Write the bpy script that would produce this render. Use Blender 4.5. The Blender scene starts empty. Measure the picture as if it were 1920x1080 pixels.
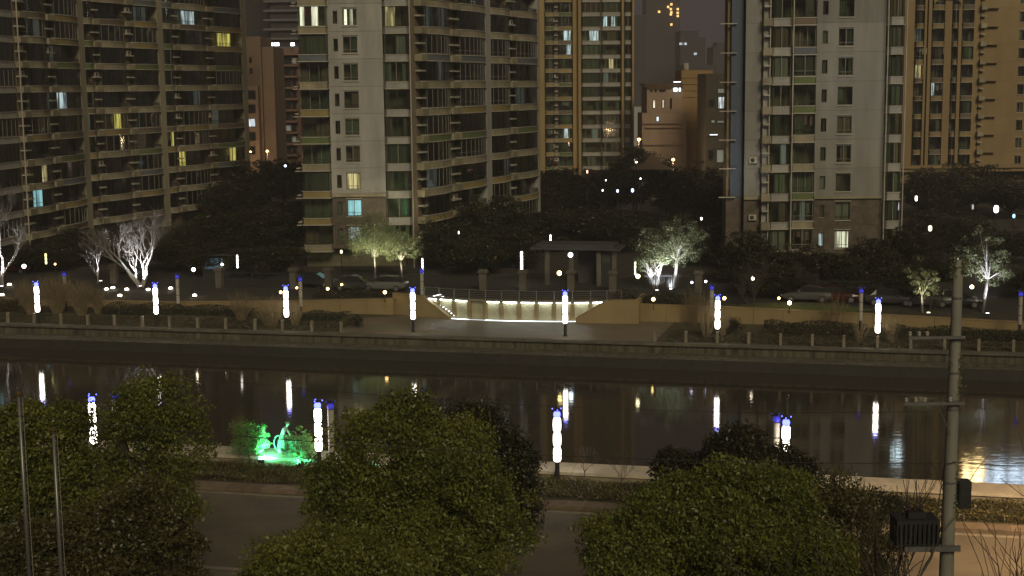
import bpy, math, random
import numpy as np
from mathutils import Vector, Matrix

random.seed(7)
S = bpy.context.scene
COL = S.collection
R = math.radians

# ------------------------------------------------------------------ camera
CAM_Z = 22.7
FPX = 2667.0                      # focal length in pixels of a 1920 px wide frame (50 mm on 36 mm)
PITCH = math.atan(377 / FPX)
ROLL = R(0.6)
cam_d = bpy.data.cameras.new('camera')
cam_d.sensor_width = 36
cam_d.lens = 36 * FPX / 1920
cam_d.clip_start = 0.5
cam_d.clip_end = 6000
cam = bpy.data.objects.new('camera', cam_d)
COL.objects.link(cam)
ROT = Matrix.Rotation(math.pi / 2 - PITCH, 3, 'X') @ Matrix.Rotation(-ROLL, 3, 'Z')
cam.matrix_world = Matrix.Translation((0, 0, CAM_Z)) @ ROT.to_4x4()
S.camera = cam
CAM = Vector((0, 0, CAM_Z))
ROT_T = ROT.transposed()

# ------------------------------------------------------------------ night sky, city glow, exposure
W = bpy.data.worlds.new('World')
S.world = W
W.use_nodes = True
nt = W.node_tree
nt.nodes.clear()
wo = nt.nodes.new('ShaderNodeOutputWorld')
wb = nt.nodes.new('ShaderNodeBackground')
tc = nt.nodes.new('ShaderNodeTexCoord')
sep = nt.nodes.new('ShaderNodeSeparateXYZ')
rmp = nt.nodes.new('ShaderNodeValToRGB')
nt.links.new(tc.outputs['Generated'], sep.inputs[0])
nt.links.new(sep.outputs['Z'], rmp.inputs[0])
rmp.color_ramp.elements[0].position = 0.0
rmp.color_ramp.elements[0].color = (0.031, 0.022, 0.029, 1)
rmp.color_ramp.elements[1].position = 0.6
rmp.color_ramp.elements[1].color = (0.034, 0.025, 0.028, 1)
nt.links.new(rmp.outputs[0], wb.inputs[0])
nt.links.new(wb.outputs[0], wo.inputs[0])
wb.inputs[1].default_value = 1.0
sun_d = bpy.data.lights.new('sun', 'SUN')
sun_d.energy = 1.7
sun_d.angle = R(22)
sun_d.color = (1.0, 0.87, 0.60)
sun = bpy.data.objects.new('sun', sun_d)
sun.rotation_euler = (R(90 - 33), 0, R(14))     # the glow of the lit street and city behind the camera
COL.objects.link(sun)
S.view_settings.view_transform = 'Standard'
S.view_settings.look = 'None'
S.view_settings.exposure = 0
S.view_settings.gamma = 1
S.view_settings.use_curve_mapping = False
S.render.engine = 'CYCLES'
S.cycles.use_denoising = True
S.cycles.max_bounces = 6
S.cycles.diffuse_bounces = 2
S.cycles.glossy_bounces = 3
S.cycles.transparent_max_bounces = 8
S.cycles.sample_clamp_indirect = 3
S.cycles.caustics_reflective = False
S.cycles.caustics_refractive = False

# ------------------------------------------------------------------ city haze, one closed box round the whole place
hz = bpy.data.meshes.new('haze')
hx, hy0, hy1, hz0, hz1 = 620, -120, 1080, -3.0, 150
hz.from_pydata([(x, y, z) for z in (hz0, hz1) for y in (hy0, hy1) for x in (-hx, hx)], [], [(0, 2, 3, 1), (4, 5, 7, 6), (0, 1, 5, 4), (2, 6, 7, 3), (0, 4, 6, 2), (1, 3, 7, 5)])
hzo = bpy.data.objects.new('haze', hz); hzo['kind'] = 'stuff'; COL.objects.link(hzo)
hm = bpy.data.materials.new('haze'); hm.use_nodes = True; hn = hm.node_tree; hn.nodes.clear()
ho = hn.nodes.new('ShaderNodeOutputMaterial'); hp = hn.nodes.new('ShaderNodeVolumePrincipled')
hp.inputs['Color'].default_value = (0.95, 0.90, 0.88, 1); hp.inputs['Density'].default_value = 0.00038; hp.inputs['Anisotropy'].default_value = 0.0
hn.links.new(hp.outputs[0], ho.inputs['Volume']); hz.materials.append(hm)

# ------------------------------------------------------------------ measuring helpers
def ray(px, py):
    return ROT @ Vector(((px - 960) / FPX, (540 - py) / FPX, -1))
def P(px, py, z):                 # the point of level z seen at that spot of the photograph
    d = ray(px, py)
    return CAM + d * ((z - CAM_Z) / d.z)
def PD(px, py, D):                # the point at depth D
    d = ray(px, py)
    return CAM + d * (D / d.y)
def proj(w):
    v = ROT_T @ (Vector(w) - CAM)
    return 960 + FPX * v.x / -v.z, 540 - FPX * v.y / -v.z
A_ = P(15, 606, 1.8); B_ = P(1900, 661, 1.8)
U = (B_ - A_).normalized()        # along the river
V = Vector((-U.y, U.x, 0))        # away from the camera
UA = math.atan2(U.y, U.x)
O_ = A_ + U * ((Vector((0, A_.y, 0)) - A_).dot(U))
def F(s, t, z=0):                 # river frame
    p = O_ + U * s + V * t
    return Vector((p.x, p.y, z))
def st(p):
    q = Vector((p[0], p[1], 0)) - Vector((O_.x, O_.y, 0))
    return q.dot(U), q.dot(V)
def Q(px, t, z):                  # point of the river-parallel line t, level z, in photo column px
    a, b = -400.0, 400.0
    for _ in range(60):
        m = (a + b) / 2
        if proj(F(m, t, z))[0] < px: a = m
        else: b = m
    return F(a, t, z)

# ------------------------------------------------------------------ materials
def _nodes(name):
    m = bpy.data.materials.new(name)
    m.use_nodes = True
    n = m.node_tree
    b = n.nodes['Principled BSDF']
    return m, n, b
def mat(name, col, rough=0.75, var=0.2, scale=1.5, bump=0.0, bscale=8.0, metal=0.0, stretch=(1, 1, 1), rnd=0.0, col2=None):
    col = tuple(c * 0.55 for c in col)      # the listed colours are read against white; the real ones are darker
    m, n, b = _nodes(name)
    L = n.links.new
    g = n.nodes.new('ShaderNodeNewGeometry')
    mp = n.nodes.new('ShaderNodeMapping'); mp.inputs['Scale'].default_value = stretch
    L(g.outputs['Position'], mp.inputs[0])
    nz = n.nodes.new('ShaderNodeTexNoise'); nz.inputs['Scale'].default_value = scale
    nz.inputs['Detail'].default_value = 6; nz.inputs['Roughness'].default_value = 0.62
    L(mp.outputs[0], nz.inputs['Vector'])
    r = n.nodes.new('ShaderNodeValToRGB')
    r.color_ramp.elements[0].position = 0.32; r.color_ramp.elements[1].position = 0.68
    c2 = col2 or tuple(min(1, c * (1 + var)) for c in col)
    r.color_ramp.elements[0].color = (*[c * (1 - var) for c in col], 1)
    r.color_ramp.elements[1].color = (*c2, 1)
    L(nz.outputs[0], r.inputs[0])
    out = r.outputs[0]
    if rnd:
        oi = n.nodes.new('ShaderNodeObjectInfo')
        ml = n.nodes.new('ShaderNodeMath'); ml.operation = 'MULTIPLY_ADD'
        ml.inputs[1].default_value = 2 * rnd; ml.inputs[2].default_value = 1 - rnd
        L(oi.outputs['Random'], ml.inputs[0])
        mx = n.nodes.new('ShaderNodeVectorMath'); mx.operation = 'SCALE'
        L(out, mx.inputs[0]); L(ml.outputs[0], mx.inputs['Scale'])
        out = mx.outputs[0]
    L(out, b.inputs['Base Color'])
    b.inputs['Roughness'].default_value = rough
    b.inputs['Metallic'].default_value = metal
    if bump:
        n2 = n.nodes.new('ShaderNodeTexNoise'); n2.inputs['Scale'].default_value = bscale; n2.inputs['Detail'].default_value = 5
        L(g.outputs['Position'], n2.inputs['Vector'])
        bp = n.nodes.new('ShaderNodeBump'); bp.inputs['Strength'].default_value = bump; bp.inputs['Distance'].default_value = 0.05
        L(n2.outputs[0], bp.inputs['Height']); L(bp.outputs[0], b.inputs['Normal'])
    return m
def emis(name, col, strength, pattern=0.0, scale=3.0):
    m, n, b = _nodes(name)
    L = n.links.new
    b.inputs['Base Color'].default_value = (*[0.5 * c for c in col], 1)
    b.inputs['Roughness'].default_value = 0.5
    b.inputs['Emission Color'].default_value = (*col, 1)
    b.inputs['Emission Strength'].default_value = strength
    if pattern:                   # furniture, curtains and lamps of a lit room seen through its window
        g = n.nodes.new('ShaderNodeNewGeometry')
        mp = n.nodes.new('ShaderNodeMapping'); mp.inputs['Scale'].default_value = (1, 1, 0.12)
        L(g.outputs['Position'], mp.inputs[0])
        nz = n.nodes.new('ShaderNodeTexNoise'); nz.inputs['Scale'].default_value = scale; nz.inputs['Detail'].default_value = 3
        L(mp.outputs[0], nz.inputs['Vector'])
        mr = n.nodes.new('ShaderNodeMapRange')
        mr.inputs['From Min'].default_value = 0.38; mr.inputs['From Max'].default_value = 0.62
        mr.inputs['To Min'].default_value = strength * (1 - pattern); mr.inputs['To Max'].default_value = strength * (1 + 0.5 * pattern)
        L(nz.outputs[0], mr.inputs[0]); L(mr.outputs[0], b.inputs['Emission Strength'])
    return m
def leafmat(name, c1, c2, trans=0.25, rough=0.45):
    m, n, b = _nodes(name)
    L = n.links.new
    g = n.nodes.new('ShaderNodeNewGeometry')
    nz = n.nodes.new('ShaderNodeTexNoise'); nz.inputs['Scale'].default_value = 0.7; nz.inputs['Detail'].default_value = 3
    L(g.outputs['Position'], nz.inputs['Vector'])
    ad = n.nodes.new('ShaderNodeMath'); ad.operation = 'MULTIPLY_ADD'; ad.inputs[1].default_value = 0.6
    L(g.outputs['Random Per Island'], ad.inputs[0])
    sb = n.nodes.new('ShaderNodeMath'); sb.operation = 'MULTIPLY_ADD'; sb.inputs[1].default_value = 1.4; sb.inputs[2].default_value = -0.5
    L(nz.outputs[0], sb.inputs[0]); L(sb.outputs[0], ad.inputs[2])
    r = n.nodes.new('ShaderNodeValToRGB')
    r.color_ramp.elements[0].color = (*c1, 1); r.color_ramp.elements[1].color = (*c2, 1)
    L(ad.outputs[0], r.inputs[0])
    L(r.outputs[0], b.inputs['Base Color'])
    b.inputs['Roughness'].default_value = rough
    tr = n.nodes.new('ShaderNodeBsdfTranslucent'); L(r.outputs[0], tr.inputs[0])
    mx = n.nodes.new('ShaderNodeMixShader'); mx.inputs[0].default_value = trans
    L(b.outputs[0], mx.inputs[1]); L(tr.outputs[0], mx.inputs[2])
    L(mx.outputs[0], n.nodes['Material Output'].inputs['Surface'])
    return m
def glassmat(name, tint, refl=0.07):
    m, n, b = _nodes(name)
    L = n.links.new
    n.nodes.remove(b)
    t = n.nodes.new('ShaderNodeBsdfTransparent'); t.inputs[0].default_value = (*tint, 1)
    gl = n.nodes.new('ShaderNodeBsdfGlossy'); gl.inputs['Roughness'].default_value = 0.11
    gl.inputs[0].default_value = (0.9, 0.95, 0.92, 1)
    fr = n.nodes.new('ShaderNodeFresnel'); fr.inputs[0].default_value = 1.5
    ad = n.nodes.new('ShaderNodeMath'); ad.operation = 'ADD'; ad.inputs[1].default_value = refl - 0.04
    L(fr.outputs[0], ad.inputs[0])
    mx = n.nodes.new('ShaderNodeMixShader')
    L(ad.outputs[0], mx.inputs[0]); L(t.outputs[0], mx.inputs[1]); L(gl.outputs[0], mx.inputs[2])
    L(mx.outputs[0], n.nodes['Material Output'].inputs['Surface'])
    return m

M = {}
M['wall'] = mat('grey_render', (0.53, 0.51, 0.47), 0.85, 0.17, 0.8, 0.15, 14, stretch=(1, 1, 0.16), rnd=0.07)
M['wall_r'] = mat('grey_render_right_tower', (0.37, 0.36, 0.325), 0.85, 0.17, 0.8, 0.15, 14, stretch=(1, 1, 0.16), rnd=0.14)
M['wall_tan_sodium'] = mat('sodium_tinted_tan', (0.45, 0.32, 0.155), 0.85, 0.12, 0.4, 0.15, 12, stretch=(1, 1, 0.35), rnd=0.05)  # tan with the sodium street glow mixed into its colour
M['wall_gold_sodium'] = mat('sodium_tinted_gold', (0.52, 0.37, 0.15), 0.85, 0.15, 0.4, 0.15, 12, stretch=(1, 1, 0.3), rnd=0.06)  # orange street light on the block between the towers, painted in as gold
M['wall_peach_sodium'] = mat('sodium_tinted_peach', (0.46, 0.33, 0.23), 0.85, 0.12, 0.4, stretch=(1, 1, 0.4))  # peach holds the sodium wash as part of the base colour
M['wall_orange_sodium'] = mat('sodium_tinted_ochre', (0.44, 0.28, 0.12), 0.85, 0.12, 0.4, stretch=(1, 1, 0.4))  # orange lamplight put into the stair tower's wall colour
M['pillar_old'] = mat('pillar_render', (0.46, 0.41, 0.28), 0.85, 0.22, 0.3, stretch=(1, 1, 0.3))
M['stone_base'] = mat('brown_stone_cladding', (0.17, 0.135, 0.10), 0.85, 0.35, 1.6, 0.4, 6)
M['cream'] = mat('cream_paint_sodium_tint', (0.43, 0.375, 0.245), 0.7, 0.28, 0.6, stretch=(1, 1, 0.4), rnd=0.12)  # cream paint, yellowed to include sodium light on the balcony flanks
M['yellow'] = mat('yellow_paint', (0.40, 0.31, 0.11), 0.7, 0.12, 0.6, rnd=0.1)
M['green'] = mat('green_paint', (0.17, 0.22, 0.07), 0.7, 0.12, 0.6, rnd=0.1)
M['bluegrey'] = mat('blue_grey_paint', (0.17, 0.19, 0.22), 0.7, 0.12, 0.6, rnd=0.1)
M['brown'] = mat('brown_paint', (0.24, 0.18, 0.12), 0.7, 0.12, 0.6, rnd=0.1)
M['blue'] = mat('blue_panel_paint', (0.11, 0.145, 0.21), 0.7, 0.1, 0.5)
M['white'] = mat('white_trim_paint', (0.62, 0.57, 0.46), 0.6, 0.15, 1.0, rnd=0.1)
M['frame_pale'] = mat('pale_window_frame', (0.40, 0.38, 0.32), 0.5, 0.1)
M['frame'] = mat('dark_window_frame', (0.035, 0.03, 0.026), 0.45, 0.1)
M['glass'] = glassmat('window_glass', (0.72, 0.80, 0.72))
M['interior'] = mat('dim_room_wall', (0.25, 0.225, 0.13), 0.9, 0.5, 0.7, rnd=0.3)
M['cur_green'] = mat('green_curtain', (0.29, 0.34, 0.21), 0.9, 0.25, 2.5, stretch=(1, 1, .15), rnd=.3)
M['cur_brown'] = mat('brown_curtain', (0.34, 0.25, 0.17), 0.9, 0.25, 2.5, stretch=(1, 1, .15), rnd=.3)
M['cur_grey'] = mat('grey_curtain', (0.46, 0.44, 0.37), 0.9, 0.25, 2.5, stretch=(1, 1, .15), rnd=.3)
M['cur_dark'] = mat('dark_curtain', (0.19, 0.20, 0.14), 0.9, 0.25, 2.5, stretch=(1, 1, .15), rnd=.3)
M['glass_dark'] = mat('dark_glazing', (0.03, 0.033, 0.028), 0.12, 0.3, 0.5)
M['steel'] = mat('galvanised_steel', (0.34, 0.34, 0.33), 0.42, 0.15, 3, metal=0.6)
M['dark_metal'] = mat('dark_painted_metal', (0.035, 0.035, 0.037), 0.5, 0.2, 3)
M['concrete'] = mat('weathered_concrete', (0.17, 0.15, 0.115), 0.9, 0.35, 0.8, 0.5, 5, stretch=(1, 1, 0.6))
M['stone'] = mat('pale_stone', (0.36, 0.31, 0.23), 0.85, 0.2, 1.2, 0.3, 9, rnd=0.08)
M['bark'] = mat('bark', (0.11, 0.09, 0.07), 0.9, 0.35, 3, 0.6, 14, stretch=(1, 1, .3))
M['bark_pale'] = mat('pale_bark', (0.40, 0.37, 0.34), 0.85, 0.35, 2.2, 0.5, 12)
M['twig'] = mat('dry_twigs', (0.32, 0.24, 0.12), 0.9, 0.35, 3)
M['leaf'] = leafmat('leaf_olive', (0.066, 0.090, 0.016), (0.235, 0.25, 0.044), .4)
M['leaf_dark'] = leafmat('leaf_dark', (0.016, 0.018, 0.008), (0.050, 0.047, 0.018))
M['leaf_pale'] = leafmat('leaf_pale', (0.07, 0.085, 0.045), (0.24, 0.27, 0.14), .4)
M['leaf_green'] = leafmat('leaf_green', (0.06, 0.15, 0.035), (0.19, 0.33, 0.09), .4)
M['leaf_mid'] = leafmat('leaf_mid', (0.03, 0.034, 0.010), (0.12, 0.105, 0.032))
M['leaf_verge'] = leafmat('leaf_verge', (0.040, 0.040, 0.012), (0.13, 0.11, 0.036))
M['black'] = mat('black_rubber', (0.015, 0.015, 0.016), 0.7, 0.2)
M['lamp_white'] = emis('lamp_white', (1.0, 0.90, 0.80), 13)
M['lamp_blue'] = emis('lamp_blue', (0.10, 0.12, 1.0), 6)
M['lamp_blue_dim'] = emis('lamp_blue_dim', (0.06, 0.06, 0.8), 0.5)
M['lamp_off'] = mat('unlit_lamp_shade', (0.60, 0.55, 0.45), 0.5, 0.1)
M['globe_warm'] = emis('globe_warm', (1.0, 0.60, 0.20), 10)
M['globe_white'] = emis('globe_white', (1.0, 0.86, 0.62), 14)
M['globe_cool'] = emis('globe_cool', (0.75, 0.88, 1.0), 14)
M['sodium'] = emis('sodium_lamp', (1.0, 0.42, 0.10), 20)
M['led'] = emis('led_strip', (0.80, 0.95, 1.0), 6)
M['led_warm'] = emis('led_strip_warm', (0.84, 0.98, 1.0), 24)
M['green_lamp'] = emis('green_floodlight', (0.25, 1.0, 0.72), 30)

# ------------------------------------------------------------------ object helpers
def link(o, parent=None):
    COL.objects.link(o)
    if parent is not None: o.parent = parent
    return o
def tag(o, label=None, cat=None, group=None, kind=None):
    if label: o['label'] = label
    if cat: o['category'] = cat
    if group: o['group'] = group
    if kind: o['kind'] = kind
    return o
def thing(name, label, cat, loc=(0, 0, 0), rz=0.0, group=None):
    o = bpy.data.objects.new(name, None)
    o.location = loc; o.rotation_euler = (0, 0, rz)
    o.empty_display_size = 0.3
    link(o)
    return tag(o, label, cat, group)
def obj(name, me, parent=None, loc=(0, 0, 0), rz=0.0, m=None):
    o = bpy.data.objects.new(name, me)
    o.location = loc; o.rotation_euler = (0, 0, rz)
    if m is not None:             # a colour of its own on a shared mesh
        o.material_slots[0].link = 'OBJECT'; o.material_slots[0].material = m
    return link(o, parent)
def copy_tree(o, loc=None, rz=None, parent=None):
    c = o.copy(); COL.objects.link(c)
    if parent is not None: c.parent = parent
    if loc is not None: c.location = loc
    if rz is not None: c.rotation_euler = (0, 0, rz)
    for ch in list(o.children): copy_tree(ch, parent=c)
    return c

class MB:
    def __init__(s): s.v = []; s.f = []; s.m = []
    def face(s, pts, m=0):
        n = len(s.v); s.v += [tuple(p) for p in pts]; s.f.append(tuple(range(n, n + len(pts)))); s.m.append(m)
    def box(s, x0, x1, y0, y1, z0, z1, m=0):
        n = len(s.v)
        s.v += [(x, y, z) for z in (z0, z1) for y in (y0, y1) for x in (x0, x1)]
        for q in ((0, 2, 3, 1), (4, 5, 7, 6), (0, 1, 5, 4), (2, 6, 7, 3), (0, 4, 6, 2), (1, 3, 7, 5)):
            s.f.append(tuple(n + i for i in q)); s.m.append(m)
    def tube(s, pts, rad, n=6, m=0, cap=True):
        pts = [Vector(p) for p in pts]
        if not hasattr(rad, '__len__'): rad = [rad] * len(pts)
        base = len(s.v); a = None
        for i, p in enumerate(pts):
            d = (pts[min(i + 1, len(pts) - 1)] - pts[max(i - 1, 0)])
            d = d.normalized() if d.length > 1e-9 else Vector((0, 0, 1))
            if a is None:
                a = d.cross(Vector((0.13, 0.97, 0.21)))
                if a.length < 1e-3: a = d.cross(Vector((1, 0, 0)))
            else:
                a = a - d * a.dot(d)
            a.normalize(); b = d.cross(a)
            for k in range(n):
                an = 2 * math.pi * k / n
                q = p + (a * math.cos(an) + b * math.sin(an)) * rad[i]
                s.v.append((q.x, q.y, q.z))
        for i in range(len(pts) - 1):
            for k in range(n):
                k2 = (k + 1) % n
                s.f.append((base + i * n + k, base + i * n + k2, base + (i + 1) * n + k2, base + (i + 1) * n + k)); s.m.append(m)
        if cap:
            s.f.append(tuple(base + k for k in reversed(range(n)))); s.m.append(m)
            e = base + (len(pts) - 1) * n
            s.f.append(tuple(e + k for k in range(n))); s.m.append(m)
    def lathe(s, prof, n=12, c=(0, 0, 0), m=0):       # prof: (r, z) from bottom to top
        base = len(s.v)
        for r, z in prof:
            for k in range(n):
                an = 2 * math.pi * k / n
                s.v.append((c[0] + r * math.cos(an), c[1] + r * math.sin(an), c[2] + z))
        for i in range(len(prof) - 1):
            for k in range(n):
                k2 = (k + 1) % n
                s.f.append((base + i * n + k, base + i * n + k2, base + (i + 1) * n + k2, base + (i + 1) * n + k)); s.m.append(m)
        s.f.append(tuple(base + k for k in reversed(range(n)))); s.m.append(m)
        e = base + (len(prof) - 1) * n
        s.f.append(tuple(e + k for k in range(n))); s.m.append(m)
    def loft(s, secs, m=0, closed=True, cap=True):     # sections of equal point counts
        base = len(s.v); n = len(secs[0])
        for sec in secs: s.v += [tuple(p) for p in sec]
        for i in range(len(secs) - 1):
            for k in range(n if closed else n - 1):
                k2 = (k + 1) % n
                s.f.append((base + i * n + k, base + i * n + k2, base + (i + 1) * n + k2, base + (i + 1) * n + k)); s.m.append(m)
        if cap and closed:
            s.f.append(tuple(base + k for k in reversed(range(n)))); s.m.append(m)
            e = base + (len(secs) - 1) * n
            s.f.append(tuple(e + k for k in range(n))); s.m.append(m)
    def sweep(s, path, prof, m=0):                      # path in plan, profile (outward, z); outward is to the right of the path
        pts = [Vector(p) for p in path]; secs = []
        for i, p in enumerate(pts):
            d0 = (pts[i] - pts[i - 1]).normalized() if i else (pts[1] - pts[0]).normalized()
            d1 = (pts[i + 1] - pts[i]).normalized() if i < len(pts) - 1 else d0
            n0 = Vector((d0.y, -d0.x)); n1 = Vector((d1.y, -d1.x))
            nn = (n0 + n1).normalized(); k = 1 / max(0.5, nn.dot(n0))
            secs.append([(p.x + nn.x * o * k, p.y + nn.y * o * k, z) for o, z in prof])
        s.loft(secs, m)
    def build(s, name, mats, smooth=False):
        me = bpy.data.meshes.new(name)
        me.from_pydata(s.v, [], s.f)
        for x in (mats if isinstance(mats, (list, tuple)) else [mats]): me.materials.append(x)
        me.polygons.foreach_set('material_index', s.m)
        if smooth: me.polygons.foreach_set('use_smooth', [True] * len(s.f))
        me.update()
        return me
    def obj(s, name, mats, parent=None, loc=(0, 0, 0), rz=0.0, smooth=False):
        return obj(name, s.build(name, mats, smooth), parent, loc, rz)

# ------------------------------------------------------------------ water, banks, roads, ground
def sheet(name, corners, z, m):
    b = MB(); b.face([(p.x, p.y, z) for p in corners]); return tag(b.obj(name, m), kind='structure')
def strip(name, t0, t1, z, m, s0=-260, s1=260):
    return sheet(name, [F(s0, t0), F(s1, t0), F(s1, t1), F(s0, t1)], z, m)
s_nw, t_nw = st(P(1008, 865, 2.6))      # water-side edge of the near wall
_, t_nw2 = st(P(1008, 882, 2.6))
_, t_kerb = st(P(1008, 936, 2.15))
_, t_road = st(P(1008, 949, 2.1))
_, t_road2 = st(P(400, 1063, 2.1))

# water
wm, wn, wbs = _nodes('river_water')
g = wn.nodes.new('ShaderNodeNewGeometry')
mp = wn.nodes.new('ShaderNodeMapping'); mp.inputs['Scale'].default_value = (0.7, 1.5, 1)
wn.links.new(g.outputs['Position'], mp.inputs[0])
n1 = wn.nodes.new('ShaderNodeTexNoise'); n1.inputs['Scale'].default_value = 1.3; n1.inputs['Detail'].default_value = 4
n1.inputs['Distortion'].default_value = 0.6
wn.links.new(mp.outputs[0], n1.inputs['Vector'])
bp = wn.nodes.new('ShaderNodeBump'); bp.inputs['Strength'].default_value = 0.065; bp.inputs['Distance'].default_value = 0.06
wn.links.new(n1.outputs[0], bp.inputs['Height']); wn.links.new(bp.outputs[0], wbs.inputs['Normal'])
wbs.inputs['Base Color'].default_value = (0.036, 0.030, 0.022, 1)
wbs.inputs['Roughness'].default_value = 0.05
wbs.inputs['IOR'].default_value = 1.33
strip('water', t_nw - 0.3, -2.2, 0.0, wm)

m_pave = mat('plaza_paving', (0.30, 0.25, 0.18), 0.75, 0.22, 0.9, 0.2, 10)
m_lawn = mat('winter_lawn', (0.095, 0.085, 0.038), 0.95, 0.45, 1.4, 0.8, 9)
m_soil = mat('estate_soil', (0.06, 0.05, 0.033), 0.95, 0.35, 0.5, 0.5, 5)
m_asph = mat('asphalt', (0.19, 0.155, 0.10), 0.85, 0.28, 0.45, 0.25, 30)
m_bank = mat('stained_embankment', (0.13, 0.115, 0.075), 0.9, 0.75, 2.6, 0.5, 4, stretch=(1, 1, 0.12))
m_algae = mat('wet_dark_stone', (0.040, 0.036, 0.026), 0.7, 0.4, 1.2, 0.5, 5)
m_cream = mat('cream_stone_wall', (0.40, 0.29, 0.13), 0.85, 0.12, 0.7, 0.2, 10, stretch=(1, 1, .5))
m_brick = mat('red_brown_kerb_stone', (0.25, 0.18, 0.11), 0.85, 0.25, 2, 0.3, 10, rnd=0.18)

# far embankment: upper wall, ledge, lower wall (one stepped body)
b = MB()
prof = [(-0.4, 1.79), (-0.42, 0.98), (-2.35, 0.86), (-2.4, -1.5), (0.0, -1.5), (0.0, 1.79)]
secs = [[tuple(F(s, t, z)) for t, z in prof] for s in np.linspace(-260, 260, 60)]
b.loft(secs)
for i in range(len(b.f)):
    zs = [b.v[k][2] for k in b.f[i]]
    b.m[i] = 1 if min(zs) < -0.5 and max(zs) < 1.0 else 0
tag(b.obj('embankment', [m_bank, m_algae]), kind='structure')
b = MB()
b.loft([[tuple(F(s, t, z)) for t, z in [(-0.62, 1.62), (-0.62, 1.83), (0.05, 1.83), (0.05, 1.62)]] for s in np.linspace(-260, 260, 40)])
tag(b.obj('embankment_coping', M['concrete']), kind='structure')
strip('riverside_lawn', 0.0, 13.0, 1.80, m_lawn)
sL = st(Q(650, 0, 1.8))[0]; sR = st(Q(1228, 0, 1.8))[0]

# paved riverside square in front of the curved wall
pm, pn, pb = _nodes('square_paving')
g = pn.nodes.new('ShaderNodeNewGeometry')
mp = pn.nodes.new('ShaderNodeMapping'); mp.inputs['Rotation'].default_value = (0, 0, -UA)
pn.links.new(g.outputs['Position'], mp.inputs[0])
bt = pn.nodes.new('ShaderNodeTexBrick'); bt.offset = 0.5
bt.inputs['Color1'].default_value = (0.20, 0.165, 0.11, 1); bt.inputs['Color2'].default_value = (0.165, 0.135, 0.09, 1)
bt.inputs['Mortar'].default_value = (0.10, 0.08, 0.055, 1); bt.inputs['Scale'].default_value = 1.0
bt.inputs['Mortar Size'].default_value = 0.02; bt.inputs['Brick Width'].default_value = 1.2; bt.inputs['Row Height'].default_value = 0.8
pn.links.new(mp.outputs[0], bt.inputs['Vector'])
nz = pn.nodes.new('ShaderNodeTexNoise'); nz.inputs['Scale'].default_value = 0.5; nz.inputs['Detail'].default_value = 5
pn.links.new(g.outputs['Position'], nz.inputs['Vector'])
mxx = pn.nodes.new('ShaderNodeMix'); mxx.data_type = 'RGBA'; mxx.blend_type = 'MULTIPLY'; mxx.inputs['Factor'].default_value = 0.5
pn.links.new(bt.outputs[0], mxx.inputs['A']); pn.links.new(nz.outputs['Color'], mxx.inputs['B'])
pn.links.new(mxx.outputs['Result'], pb.inputs['Base Color']); pb.inputs['Roughness'].default_value = 0.6
sheet('square_pavement', [F(sL - 2, 0.05), F(sR, 0.05), F(sR + 0.5, 11.5), F(sL + 6, 12.5), F(sL - 1, 8)], 1.806, pm)

# level of the land behind the retaining wall, along the river
WALL_T = 10.2
def s_px(px): return st(Q(px, WALL_T, 2.5))[0]
prof_px = [(-300, 2.3), (0, 2.3), (300, 2.4), (573, 2.85), (736, 3.25), (790, 3.55), (1140, 3.55), (1197, 3.27), (1360, 3.2), (1632, 2.9), (1920, 2.5), (2300, 2.5)]
ps = [s_px(a) for a, _ in prof_px]; pz = [z for _, z in prof_px]
def wall_top(s): return float(np.interp(s, ps, pz))
def ground_z(s, t):
    f = min(1, max(0, (t - WALL_T) / 9))
    return wall_top(s) * (1 - f) - 0.12 * (1 - f) + 3.45 * f
b = MB()
ss = list(np.linspace(-300, -60, 10)) + list(np.linspace(-55, 55, 56)) + list(np.linspace(60, 300, 10))
# plan of the curved wall (from its lit top edge), the land stops behind it
cw_px = [(770, 555.5), (799, 557.5), (845, 561), (878, 562.8), (909, 564), (960, 565.4), (1020, 566.2), (1080, 566.2), (1134, 565.2), (1165, 564)]
CW = [P(x, y, 3.55) for x, y in cw_px]
cw_s = [st(p)[0] for p in CW]; cw_t = [st(p)[1] for p in CW]
def t_edge(s):
    if cw_s[0] <= s <= cw_s[-1]: return float(np.interp(s, cw_s, cw_t)) + 0.12
    return WALL_T + 0.15
rows = [0, 1.5, 3.5, 6, 9, 14, 30, 70, 200, 500, 1000]
secs = []
for s in ss:
    te = t_edge(s)
    secs.append([tuple(F(s * (1 + max(0, r - 30) * 0.0008), te + r, ground_z(s, te + r))) for r in rows])
b.loft(secs, closed=False)
tag(b.obj('estate_ground', m_soil), kind='structure')
# estate street on the upper level
b = MB()
secs = [[tuple(F(s, t, ground_z(s, t) + 0.02)) for t in (13.5, 15, 17, 19, 21, 24)] for s in np.linspace(-90, 90, 80)]
b.loft(secs, closed=False)
tag(b.obj('estate_street', mat('dark_asphalt', (0.05, 0.046, 0.04), 0.8, 0.2, 1)), kind='structure')

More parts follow.
